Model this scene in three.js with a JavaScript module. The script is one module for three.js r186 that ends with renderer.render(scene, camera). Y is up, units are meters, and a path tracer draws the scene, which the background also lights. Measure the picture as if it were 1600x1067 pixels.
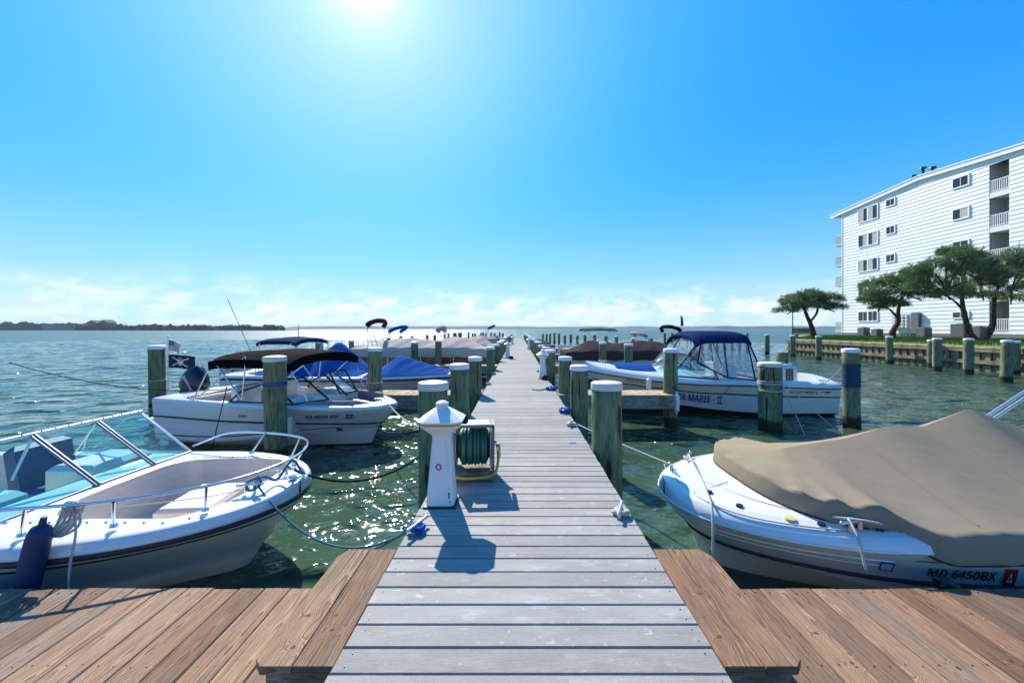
import * as THREE from 'three';
import { mergeGeometries, mergeVertices, toCreasedNormals } from 'three/addons/utils/BufferGeometryUtils.js';

// ---------- camera, sky, sun, exposure ----------
const WATER_Y = 0, DECK_Y = 0.8, EYE_Y = 2.254, F_PX = 630;
const scene = new THREE.Scene();
const camera = new THREE.PerspectiveCamera(2 * Math.atan(533.5 / F_PX) * 180 / Math.PI, 1600 / 1067, 0.05, 20000);
camera.position.set(0, EYE_Y, 0);
camera.lookAt(0, EYE_Y, -10);
camera.setViewOffset(1600, 1067, -9, 19.5, 1600, 1067);
camera.updateProjectionMatrix();
scene.add(camera);

const renderer = new THREE.WebGLRenderer({ antialias: true });
renderer.setSize(1024, 682);
renderer.toneMapping = THREE.LinearToneMapping;
renderer.toneMappingExposure = 1.6;
renderer.shadowMap.enabled = true;

const SUN_DIR = new THREE.Vector3(-0.386, 0.881, -1).normalize();
const sun = new THREE.DirectionalLight(new THREE.Color(1, 0.93, 0.82), 5);
sun.position.copy(SUN_DIR).multiplyScalar(120);
sun.castShadow = true;
sun.shadow.camera.left = -70; sun.shadow.camera.right = 70; sun.shadow.camera.top = 70; sun.shadow.camera.bottom = -70; sun.shadow.camera.far = 300;
sun.shadow.mapSize.set(4096, 4096);
scene.add(sun); scene.add(sun.target);

// ---------- random numbers and noise ----------
function rng(seed) { let a = seed >>> 0; return () => { a = (a + 0x6D2B79F5) | 0; let t = Math.imul(a ^ (a >>> 15), 1 | a); t = (t + Math.imul(t ^ (t >>> 7), 61 | t)) ^ t; return ((t ^ (t >>> 14)) >>> 0) / 4294967296; }; }
const hash2 = (x, y, s = 0) => { let h = Math.imul(x, 374761393) + Math.imul(y, 668265263) + Math.imul(s, 2147483647 ^ 0x1b873593); h = Math.imul(h ^ (h >>> 13), 1274126177); return ((h ^ (h >>> 16)) >>> 0) / 4294967296; };
const sm = (t) => t * t * (3 - 2 * t), lerp = (a, b, t) => a + (b - a) * t, clamp = (x, a = 0, b = 1) => Math.min(b, Math.max(a, x));
const sstep = (a, b, x) => sm(clamp((x - a) / (b - a)));
const mod = (a, n) => ((a % n) + n) % n;
function vnoise(x, y, px = 1e6, py = 1e6, s = 0) {
  const xi = Math.floor(x), yi = Math.floor(y), fx = sm(x - xi), fy = sm(y - yi);
  const x0 = mod(xi, px), x1 = mod(xi + 1, px), y0 = mod(yi, py), y1 = mod(yi + 1, py);
  return lerp(lerp(hash2(x0, y0, s), hash2(x1, y0, s), fx), lerp(hash2(x0, y1, s), hash2(x1, y1, s), fx), fy);
}
function fbm(x, y, px = 1e5, py = 1e5, s = 0, oct = 4) {
  let a = 0.5, sum = 0, n = 0;
  for (let o = 0; o < oct; o++) { sum += a * vnoise(x, y, px, py, s + o * 17); n += a; a *= 0.5; x *= 2; y *= 2; px *= 2; py *= 2; }
  return sum / n;
}

// ---------- the sky: clear blue air brightening round the sun, thin cumulus low over the bay ----------
{
  const W = 3072, H = 1536, data = new Float32Array(W * H * 4);
  const zen = [0.006, 0.075, 0.34], mid = [0.006, 0.148, 0.60], hor = [0.42, 0.59, 0.70];
  for (let j = 0; j < H; j++) {
    const el = ((j + 0.5) / H - 0.5) * Math.PI, ce = Math.cos(el), y = Math.sin(el), eld = Math.max(el, 0) * 180 / Math.PI;
    const a = Math.exp(-Math.pow(eld / 13, 1.4)), b = sstep(26, 85, eld);
    for (let i = 0; i < W; i++) {
      const az = ((i + 0.5) / W - 0.5) * 2 * Math.PI, x = ce * Math.cos(az), z = ce * Math.sin(az);
      const g = Math.acos(clamp(x * SUN_DIR.x + y * SUN_DIR.y + z * SUN_DIR.z, -1, 1)) * 180 / Math.PI;
      const halo = Math.exp(-Math.pow(g / 23, 1.4)), core = 0.9 * Math.exp(-Math.pow(g / 2.2, 1.1)), wide = Math.exp(-Math.pow(g / 55, 1.6));
      const c = [0, 0, 0];
      for (let k = 0; k < 3; k++) {
        let v = lerp(mid[k], zen[k], b) + wide * [0.02, 0.13, 0.13][k]; v = lerp(v, hor[k], k ? a : Math.pow(a, 1.7));
        c[k] = v + (k ? halo : Math.pow(halo, 1.6)) * [0.40, 0.34, 0.22][k] + core * [1, 0.95, 0.85][k];
      }
      if (eld < 12) {   // soft low cloud bank with a few small puffs
        const u = az / (2 * Math.PI) * 360, per = 360, big = fbm(u * 0.125, eld * 0.25 + 3, per / 8, 1e5, 5, 4), det = fbm(u * 0.5, eld * 1.3, per / 2, 1e5, 9, 6), pf = fbm(u * 0.33, eld * 0.8 + 9, 120, 1e5, 14, 6);
        const veil = 0.62 * sstep(6.8, 2.0, eld + (big - 0.5) * 7) * sstep(0.28, 0.62, big * 0.55 + det * 0.45), puff = 0.85 * sstep(0.56, 0.68, pf + 0.05 * sstep(5, 2.5, eld)) * sstep(5.0, 3.4, eld) * sstep(0.9, 2.2, eld);
        const m = clamp(Math.max(veil, puff)), sh = fbm(u * 0.5 + 0.3, eld * 1.3 - 0.7, per / 2, 1e5, 9, 5), lit = 0.66 + 0.16 * sstep(-0.1, 0.1, det - sh) + 0.12 * halo;
        for (let k = 0; k < 3; k++) c[k] = lerp(c[k], lit * [0.91, 0.95, 0.99][k], m * 0.85);
      }
      const o = (j * W + i) * 4; data[o] = c[0]; data[o + 1] = c[1]; data[o + 2] = c[2]; data[o + 3] = 1;
    }
  }
  const t = new THREE.DataTexture(data, W, H, THREE.RGBAFormat, THREE.FloatType);
  t.mapping = THREE.EquirectangularReflectionMapping; t.magFilter = THREE.LinearFilter; t.minFilter = THREE.LinearFilter; t.needsUpdate = true;
  scene.background = t; scene.environment = t;
}

// ---------- helpers ----------
const V = (x, y, z) => new THREE.Vector3(x, y, z);
const names = new Map();
function numbered(n) { const k = names.get(n) || 0; names.set(n, k + 1); return k ? `${n}_${String(k).padStart(3, '0')}` : n; }
function tag(o, label, category, group, kind) { if (label) o.userData.label = label; if (category) o.userData.category = category; if (group) o.userData.group = group; if (kind) o.userData.kind = kind; return o; }
function thing(name, label, category, pos = [0, 0, 0], turn = 0, group, kind) {
  const o = new THREE.Group(); o.name = numbered(name); o.position.set(...pos); o.rotation.y = turn; scene.add(o);
  return tag(o, label, category, group, kind);
}
function shade(m) { m.castShadow = true; m.receiveShadow = true; return m; }
function part(parent, name, geo, mat, label) {
  const g = Array.isArray(geo) ? join(geo) : geo;
  const m = shade(new THREE.Mesh(g, mat)); m.name = name; if (label) m.userData.label = label; parent.add(m); return m;
}
function single(name, geo, mat, label, category, group, kind) { const m = part(scene, numbered(name), geo, mat); return tag(m, label, category, group, kind); }
function join(list) {
  const gs = list.map((g) => { const n = g.index ? g.toNonIndexed() : g.clone(); for (const k of Object.keys(n.attributes)) if (!['position', 'normal', 'uv'].includes(k)) n.deleteAttribute(k); if (!n.attributes.uv) n.setAttribute('uv', new THREE.BufferAttribute(new Float32Array(n.attributes.position.count * 2), 2)); return n; });
  return mergeGeometries(gs, false);
}
const mv = (g, x = 0, y = 0, z = 0, rx = 0, ry = 0, rz = 0) => { if (rx) g.rotateX(rx); if (ry) g.rotateY(ry); if (rz) g.rotateZ(rz); return g.translate(x, y, z); };
// box with its four top edges chamfered: 20 triangles, uv in metres along its long axis
function cbox(w, h, d, c = 0.004, long = 'x', tile = [1, 1], off = [0, 0]) {
  const x = w / 2, y = h / 2, z = d / 2, P = [];
  const ring = (yy, k) => [[-x + k, yy, -z + k], [-x + k, yy, z - k], [x - k, yy, z - k], [x - k, yy, -z + k]];
  const rings = [ring(-y, 0), ring(y - c, 0), ring(y, c)];
  const quad = (a, b, e, f) => P.push(a, b, e, a, e, f);
  for (let r = 0; r < 2; r++) for (let i = 0; i < 4; i++) { const j = (i + 1) % 4; quad(rings[r][i], rings[r][j], rings[r + 1][j], rings[r + 1][i]); }
  quad(rings[2][0], rings[2][1], rings[2][2], rings[2][3]); quad(rings[0][3], rings[0][2], rings[0][1], rings[0][0]);
  const g = new THREE.BufferGeometry(); g.setAttribute('position', new THREE.BufferAttribute(new Float32Array(P.flat()), 3)); g.computeVertexNormals();
  return uvBox(g, long, tile, off);
}
function uvBox(g, long = 'x', tile = [1, 1], off = [0, 0]) {
  if (g.index) g = g.toNonIndexed();
  const p = g.attributes.position, n = g.attributes.normal, uv = new Float32Array(p.count * 2), L = 'xyz'.indexOf(long);
  for (let i = 0; i < p.count; i += 3) {
    const nn = [0, 1, 2].map((k) => Math.abs(n.getComponent(i, k) + n.getComponent(i + 1, k) + n.getComponent(i + 2, k)));
    let d = nn.indexOf(Math.max(...nn)), ua = L, va;
    if (d === L) { ua = (L + 1) % 3; va = (L + 2) % 3; } else va = 3 - d - L;
    for (let k = 0; k < 3; k++) { uv[(i + k) * 2] = p.getComponent(i + k, ua) / tile[0] + off[0]; uv[(i + k) * 2 + 1] = p.getComponent(i + k, va) / tile[1] + off[1]; }
  }
  g.setAttribute('uv', new THREE.BufferAttribute(uv, 2)); return g;
}
const box = (w, h, d, x = 0, y = 0, z = 0, long = 'x') => uvBox(new THREE.BoxGeometry(w, h, d), long).translate(x, y, z);
function loft(rings, { closed = false, caps = false, flip = false, crease = 0 } = {}) {
  const n = rings[0].length, pos = [], uv = [], idx = [];
  const cols = closed ? n + 1 : n;
  rings.forEach((r, j) => { for (let i = 0; i < cols; i++) { const p = r[i % n]; pos.push(p.x, p.y, p.z); uv.push(i / (cols - 1), j / (rings.length - 1)); } });
  for (let j = 0; j < rings.length - 1; j++) for (let i = 0; i < cols - 1; i++) {
    const a = j * cols + i, b = a + 1, c = a + cols, d = c + 1;
    flip ? idx.push(a, c, b, b, c, d) : idx.push(a, b, c, b, d, c);
  }
  if (caps) for (const e of [0, rings.length - 1]) {
    const c = rings[e].reduce((s, p) => s.add(p), V(0, 0, 0)).multiplyScalar(1 / n), k = pos.length / 3; pos.push(c.x, c.y, c.z); uv.push(0.5, 0.5);
    for (let i = 0; i < cols - 1; i++) { const a = e * cols + i; (e === 0) !== flip ? idx.push(k, a + 1, a) : idx.push(k, a, a + 1); }
  }
  let g = new THREE.BufferGeometry(); g.setAttribute('position', new THREE.Float32BufferAttribute(pos, 3)); g.setAttribute('uv', new THREE.Float32BufferAttribute(uv, 2)); g.setIndex(idx);
  g.computeVertexNormals(); if (crease) g = toCreasedNormals(g, crease); return g;
}
function tube(pts, r, seg = 0, rad = 8, closed = false, tension = 0.5) {
  const c = new THREE.CatmullRomCurve3(pts.map((p) => (Array.isArray(p) ? V(...p) : p)), closed, 'catmullrom', tension);
  return new THREE.TubeGeometry(c, seg || Math.max(4, pts.length * 5), r, rad, closed);
}
function bar(a, b, r, rad = 8) { a = Array.isArray(a) ? V(...a) : a; b = Array.isArray(b) ? V(...b) : b; return new THREE.TubeGeometry(new THREE.LineCurve3(a, b), 1, r, rad, false); }
function sag(a, b, drop, n = 14, jit = 0, R = Math.random) { a = Array.isArray(a) ? V(...a) : a; b = Array.isArray(b) ? V(...b) : b; const o = []; for (let i = 0; i <= n; i++) { const t = i / n; o.push(V(lerp(a.x, b.x, t), lerp(a.y, b.y, t) - drop * 4 * t * (1 - t) + jit * (R() - 0.5), lerp(a.z, b.z, t) + jit * (R() - 0.5))); } return o; }
const at = (x, y, depth) => V((x - 809) / F_PX * depth, EYE_Y + (514 - y) / F_PX * depth, -depth);
function sph(r, x, y, z, sx = 1, sy = 1, sz = 1, w = 12, h = 8) { return new THREE.SphereGeometry(r, w, h).scale(sx, sy, sz).translate(x, y, z); }
function cyl(r0, r1, h, x, y, z, n = 20) { return new THREE.CylinderGeometry(r1, r0, h, n).translate(x, y + h / 2, z); }
// ---------- textures and materials ----------
function tex(w, h, fn, { srgb = true, wrap = true } = {}) {
  const d = new Uint8Array(w * h * 4);
  for (let j = 0; j < h; j++) for (let i = 0; i < w; i++) { const c = fn(i / w, j / h, i, j), o = (j * w + i) * 4; for (let k = 0; k < 3; k++) d[o + k] = clamp(Array.isArray(c) ? c[k] : c) * 255; d[o + 3] = Array.isArray(c) && c.length > 3 ? c[3] * 255 : 255; }
  const t = new THREE.DataTexture(d, w, h); t.magFilter = THREE.LinearFilter; t.minFilter = THREE.LinearFilter; if (srgb) t.colorSpace = THREE.SRGBColorSpace;
  t.wrapS = t.wrapT = wrap ? THREE.RepeatWrapping : THREE.ClampToEdgeWrapping; t.needsUpdate = true; return t;
}
const mix3 = (a, b, t) => [lerp(a[0], b[0], t), lerp(a[1], b[1], t), lerp(a[2], b[2], t)];
const c255 = (r, g, b) => [r / 255, g / 255, b / 255];
function std(o) { return (o.roughness ?? 0.6) > 0.68 ? new THREE.MeshPhysicalMaterial({ specularIntensity: 0.3, ...o }) : new THREE.MeshStandardMaterial({ roughness: 0.6, ...o }); }
function phys(o) { return new THREE.MeshPhysicalMaterial({ roughness: 0.5, ...o }); }
const lin = (r, g, b) => new THREE.Color().setRGB(r, g, b);

// flat-sawn, weathered pine: u along 2.6 m, v across one plank
function pine(seed, warm, grey) {
  const R = rng(seed), knots = []; for (let k = 0; k < 1 + seed % 2; k++) knots.push([R(), 0.2 + 0.6 * R(), 0.012 + 0.012 * R()]);
  const off = (R() - 0.5) * 0.7, W = 1024, H = 160, hgt = new Float32Array(W * H), col = [];
  for (let j = 0; j < H; j++) for (let i = 0; i < W; i++) {
    const u = i / W, v = j / H;
    let vv = v - 0.5 + off, wob = (fbm(u * 3, v * 0.8, 3, 1e5, seed, 3) - 0.5) * 1.0 + (fbm(u * 14, v * 2, 14, 1e5, seed + 3, 2) - 0.5) * 0.10, kn = 0;
    for (const [ku, kv, kr] of knots) { let du = u - ku; du -= Math.round(du); const d = Math.hypot(du * 15, (v - kv)); const e = Math.exp(-Math.pow(d / (kr * 11), 2)); wob += e * 0.6; kn = Math.max(kn, sstep(kr * 4.6, kr * 2.2, d)); }
    const rr = Math.sqrt(vv * vv * 1.7 + Math.pow(0.35 + wob * 0.55, 2));
    const ph = rr * 17 + (fbm(u * 40, v * 20, 40, 1e5, seed + 9, 2) - 0.5) * 0.35, fr = ph - Math.floor(ph);
    const late = Math.pow(fr, 2.2) * sstep(1, 0.9, fr);
    const fib = vnoise(u * 26, v * 150, 26, 1e5, seed + 21), fib2 = vnoise(u * 90, v * 260, 90, 1e5, seed + 33), crack = sstep(0.83, 0.9, vnoise(u * 7, v * 70, 7, 1e5, seed + 41)) * sstep(0.45, 0.6, vnoise(u * 11, v * 9, 11, 1e5, seed + 43));
    const g = fbm(u * 6, v * 3, 6, 1e5, seed + 51, 4);
    let c = mix3(c255(203, 172, 146), c255(118, 82, 60), late); c = mix3(c, c255(158, 112, 80), warm * 0.5 * vnoise(u * 4, v * 5, 4, 1e5, seed + 61));
    c = mix3(c, c255(138, 126, 118), clamp(grey + 0.12 + (g - 0.5) * 1.6) * 0.8);
    const k2 = 0.74 + 0.36 * fib + 0.18 * (fib2 - 0.5); c = c.map((x) => x * k2); c = mix3(c, c255(62, 42, 32), crack * 0.75); c = mix3(c, c255(96, 66, 44), kn * 0.8);
    const sp = sstep(0.965, 0.985, hash2(i >> 1, j >> 1, seed)) * sstep(0.55, 0.7, vnoise(u * 30, v * 8, 30, 1e5, seed + 71)); c = mix3(c, c255(225, 205, 185), sp * 0.6);
    col.push(c); hgt[j * W + i] = clamp(0.55 + 0.3 * late * 0.8 + 0.25 * (fib - 0.5) - 0.6 * crack);
  }
  const map = tex(W, H, (u, v, i, j) => col[j * W + i]), bump = tex(W, H, (u, v, i, j) => hgt[j * W + i], { srgb: false });
  return std({ map, bumpMap: bump, bumpScale: 0.0035, roughness: 0.82 });
}
const M = {};
M.pine = [pine(11, 0.25, 0.10), pine(29, 0.45, 0.32), pine(47, 0.15, 0.45), pine(83, 0.6, 0.05)];
// tints of the same planks
M.plank = []; for (const m of M.pine) for (const t of [[0.84, 0.84, 0.80], [0.74, 0.72, 0.67], [0.62, 0.56, 0.50], [0.48, 0.43, 0.38]]) { const c = m.clone(); c.color = lin(...t); M.plank.push(c); }
// grey composite decking: fine streaks, scuffs, droppings
{
  const make = (s) => tex(1024, 128, (u, v, i, j) => {
    const st = vnoise(u * 40, v * 46, 40, 46, s), st2 = vnoise(u * 160, v * 64, 160, 64, s + 2), bl = fbm(u * 9, v * 2, 9, 2, s + 5, 4), sp = hash2(i, j, s);
    let g = 0.575 + 0.03 * (st - 0.5) + 0.035 * (st2 - 0.5) + 0.075 * (bl - 0.5) + 0.085 * (sp - 0.5);
    let c = [g * 1.015, g, g * 0.965];
    const scuff = sstep(0.70, 0.78, fbm(u * 22, v * 3, 22, 3, s + 7, 3)); c = mix3(c, [0.74, 0.74, 0.74], scuff * 0.22);
    const dirt = sstep(0.66, 0.8, fbm(u * 13, v * 3, 13, 3, s + 15, 4)); c = mix3(c, [0.47, 0.47, 0.46], dirt * 0.3);
    const w = sstep(0.90, 0.94, vnoise(u * 64, v * 8, 64, 8, s + 31)); c = mix3(c, [0.82, 0.82, 0.8], w * 0.4 * sstep(0.5, 0.62, vnoise(u * 9, v * 3, 9, 3, s + 37)));
    return c;
  });
  const b = tex(512, 128, (u, v, i, j) => 0.5 + 0.5 * (vnoise(u * 60, v * 64, 60, 64, 3) - 0.5) + 0.3 * (hash2(i, j, 8) - 0.5), { srgb: false });
  M.deck = []; for (const [s, t] of [[101, 1], [131, 0.9], [151, 1.06], [171, 0.84]]) { const map = make(s); M.deck.push(std({ map, bumpMap: b, bumpScale: 0.0012, roughness: 0.72, color: lin(t, t, t) })); M.deck.push(std({ map, bumpMap: b, bumpScale: 0.0012, roughness: 0.72, color: lin(t * 0.95, t * 0.96, t * 0.97) })); }
}
// green pressure-treated pilings: u round the pile, v = height above the water in 2.4 m
function pile(seed, brown) {
  const W = 256, H = 1024;
  const f = (u, v) => {
    const st = fbm(u * 16, v * 5, 16, 1e5, seed, 4), fine = vnoise(u * 60, v * 24, 60, 1e5, seed + 4), ch = sstep(0.80, 0.87, vnoise(u * 34, v * 4, 34, 1e5, seed + 8)), bl = fbm(u * 4, v * 4, 4, 1e5, seed + 12, 4), pale = sstep(0.60, 0.78, fbm(u * 12, v * 2, 12, 1e5, seed + 19, 3));
    return { st, fine, ch, bl, pale };
  };
  const map = tex(W, H, (u, v) => {
    const { st, fine, ch, bl, pale } = f(u, v);
    let c = mix3(c255(84, 104, 76), c255(130, 142, 112), st); c = mix3(c, c255(128, 106, 76), clamp(brown + (bl - 0.5) * 1.6) * 0.8); c = mix3(c, c255(152, 162, 142), pale * 0.5);
    c = c.map((x) => x * (0.84 + 0.3 * fine)); c = mix3(c, c255(38, 36, 28), ch * 0.7);
    const y = v * 2.4 - 0.6, line = 0.16 + 0.12 * fbm(u * 8, 0.5, 8, 1e5, seed + 25, 3); c = mix3(c, c255(40, 42, 30), sstep(line + 0.05, line - 0.03, y) * 0.85);   // algae and wet wood under the tide line
    return c;
  });
  const bump = tex(W, H, (u, v) => { const { st, fine, ch } = f(u, v); return clamp(0.6 + 0.3 * (st - 0.5) + 0.25 * (fine - 0.5) - 0.5 * ch); }, { srgb: false });
  return std({ map, bumpMap: bump, bumpScale: 0.008, roughness: 0.85 });
}
M.pile = [pile(201, 0.12), pile(233, 0.3), pile(271, 0.5)];
M.cap = std({ color: lin(0.74, 0.76, 0.78), roughness: 0.42 });
M.capDirty = std({ color: lin(0.8, 0.8, 0.8), roughness: 0.5, map: tex(256, 256, (u, v) => { const g = 0.86 - 0.3 * sstep(0.58, 0.8, fbm(u * 5, v * 5, 5, 5, 7, 5)); return [g, g, g * 0.97]; }) });
// grey weathered framing timber
M.timber = std({ roughness: 0.88, map: tex(512, 256, (u, v) => { const a = fbm(u * 6, v * 30, 6, 30, 61, 4), b = vnoise(u * 20, v * 110, 20, 110, 62), d = fbm(u * 4, v * 3, 4, 3, 66, 4); let c = mix3(c255(120, 112, 98), c255(172, 165, 150), a); c = mix3(c, c255(98, 92, 70), sstep(0.5, 0.75, d) * 0.7); return c.map((x) => x * (0.8 + 0.35 * b)); }), bumpMap: tex(256, 128, (u, v) => vnoise(u * 8, v * 60, 8, 60, 63), { srgb: false }), bumpScale: 0.004 });
M.finger = [0.98, 0.86, 1.1].map((k) => { const m = M.timber.clone(); m.color = lin(1.6 * k, 1.4 * k, 1.2 * k); return m; });
// gelcoat: slightly chalked, water marks
{
  const gel = tex(512, 512, (u, v) => { const a = fbm(u * 6, v * 6, 6, 6, 77, 5), s = fbm(u * 30, v * 3, 30, 3, 78, 3); const g = 0.93 - 0.05 * a - 0.05 * sstep(0.6, 0.8, s); return [g, g, g * 0.985]; });
  const rg = tex(256, 256, (u, v) => 0.55 + 0.4 * fbm(u * 5, v * 5, 5, 5, 79, 4), { srgb: false });
  M.gel = phys({ map: gel, color: lin(0.86, 0.87, 0.88), roughness: 0.42, roughnessMap: rg, clearcoat: 0.5, clearcoatRoughness: 0.12 });
  M.gelCream = phys({ map: gel, color: lin(0.86, 0.76, 0.68), roughness: 0.45, roughnessMap: rg, clearcoat: 0.4, clearcoatRoughness: 0.15 });
  M.gelGrey = phys({ map: gel, color: lin(0.55, 0.57, 0.58), roughness: 0.5, roughnessMap: rg });
  M.hullShade = phys({ map: gel, color: lin(0.84, 0.85, 0.82), roughness: 0.55, roughnessMap: rg, clearcoat: 0, clearcoatRoughness: 0.15 });
  M.maroon = phys({ map: gel, color: lin(0.16, 0.035, 0.035), roughness: 0.4, clearcoat: 0.4 });
  M.tan = phys({ map: gel, color: lin(0.55, 0.48, 0.40), roughness: 0.55 });
}
M.bottom = std({ color: lin(0.035, 0.03, 0.025), roughness: 0.8 });
M.vinyl = std({ color: lin(0.62, 0.55, 0.50), roughness: 0.5 });
M.vinylGrey = std({ color: lin(0.2, 0.2, 0.21), roughness: 0.5 });
M.teal = std({ color: lin(0.20, 0.50, 0.52), roughness: 0.5 });
M.rubber = std({ color: lin(0.018, 0.02, 0.028), roughness: 0.5 });
M.black = std({ color: lin(0.014, 0.014, 0.016), roughness: 0.4 });
M.navy = std({ color: lin(0.012, 0.03, 0.10), roughness: 0.55 });
M.steel = std({ color: lin(0.72, 0.73, 0.75), metalness: 1, roughness: 0.16 });
M.frameAlu = std({ color: lin(0.22, 0.23, 0.25), metalness: 0.7, roughness: 0.42 });
M.alu = std({ color: lin(0.62, 0.64, 0.67), metalness: 1, roughness: 0.34 });
M.aluWhite = std({ color: lin(0.72, 0.73, 0.74), metalness: 0.2, roughness: 0.4 });
M.brass = std({ color: lin(0.55, 0.36, 0.05), roughness: 0.45, metalness: 0.3 });
M.glassTint = phys({ color: lin(0.60, 0.90, 0.94), transmission: 1, thickness: 0, roughness: 0.02, ior: 1.5 });
M.glassClear = phys({ color: lin(0.88, 0.93, 0.95), transmission: 1, thickness: 0, roughness: 0.03, ior: 1.5 });
M.clearVinyl = phys({ color: lin(0.80, 0.86, 0.9), transmission: 0.86, thickness: 0, roughness: 0.06, ior: 1.45 });
// woven boat canvas
function canvas(r, g, b, tr = 0) {
  const key = 'cv'; if (!M[key]) { M[key] = tex(512, 512, (u, v, i, j) => { const w = 0.9 + 0.06 * ((i % 4 < 2) ^ (j % 4 < 2)), n = fbm(u * 7, v * 7, 7, 7, 91, 5), st = sstep(0.62, 0.8, fbm(u * 4, v * 9, 4, 9, 95, 4)); const k = w * (0.92 + 0.06 * (n - 0.5)) - 0.025 * st; return [k, k, k]; }); M[key].repeat.set(1, 1); M.cvb = tex(512, 512, (u, v, i, j) => 0.5 + 0.6 * (fbm(u * 9, v * 9, 9, 9, 97, 4) - 0.5), { srgb: false }); }
  return phys({ map: M[key], bumpMap: M.cvb, bumpScale: 0.0015, color: lin(r, g, b), roughness: 0.95, specularIntensity: 0.05 });
}
M.canvasBeige = canvas(0.40, 0.325, 0.225); M.canvasBrown = canvas(0.075, 0.058, 0.055); M.canvasBlue = canvas(0.012, 0.11, 0.42); M.canvasNavy = canvas(0.010, 0.032, 0.12);
M.canvasBlack = canvas(0.008, 0.007, 0.008); M.canvasMaroon = canvas(0.11, 0.018, 0.020); M.canvasGreen = canvas(0.03, 0.11, 0.08); M.canvasTan = canvas(0.46, 0.39, 0.33); M.canvasPale = canvas(0.68, 0.57, 0.47);
// rope: laid strands
{
  const t = tex(32, 32, (u, v) => { const s = Math.abs(Math.sin((u * 2 + v) * Math.PI * 2)); const k = 0.55 + 0.45 * s; return [k, k, k]; });
  const rope = (r, g, b) => { const m = t.clone(); m.repeat.set(40, 2); m.needsUpdate = true; return std({ map: m, color: lin(r, g, b), roughness: 0.9 }); };
  M.ropeWhite = rope(0.66, 0.64, 0.58); M.ropeDark = rope(0.03, 0.035, 0.05); M.ropeBlue = rope(0.03, 0.13, 0.55); M.ropeTeal = rope(0.08, 0.26, 0.32);
}
M.hoseGreen = std({ color: lin(0.012, 0.10, 0.075), roughness: 0.4 }); M.hoseYellow = std({ color: lin(0.52, 0.30, 0.03), roughness: 0.45 });
M.paintWhite = std({ roughness: 0.5, color: lin(0.80, 0.81, 0.82), map: tex(256, 256, (u, v) => { const s = sstep(0.62, 0.78, fbm(u * 8, v * 3, 8, 3, 15, 5)); const g = 0.97 - 0.09 * s; return [g, g, g * 0.98]; }) });
function writing(w, h, draw) {
  const c = document.createElement('canvas'); c.width = w; c.height = h; const x = c.getContext('2d'); x.clearRect(0, 0, w, h); draw(x, w, h);
  const t = new THREE.CanvasTexture(c); t.colorSpace = THREE.SRGBColorSpace; t.magFilter = THREE.LinearFilter; t.wrapS = t.wrapT = THREE.ClampToEdgeWrapping;
  return std({ map: t, transparent: true, roughness: 0.5 });
}
const lettering = (txt, font, color, w = 512, h = 96, squeeze = 1) => writing(w, h, (x) => { x.fillStyle = color; x.font = font; x.textBaseline = 'middle'; x.textAlign = 'center'; x.save(); x.translate(w / 2, h / 2); x.scale(squeeze, 1); x.fillText(txt, 0, 0); x.restore(); });
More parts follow.
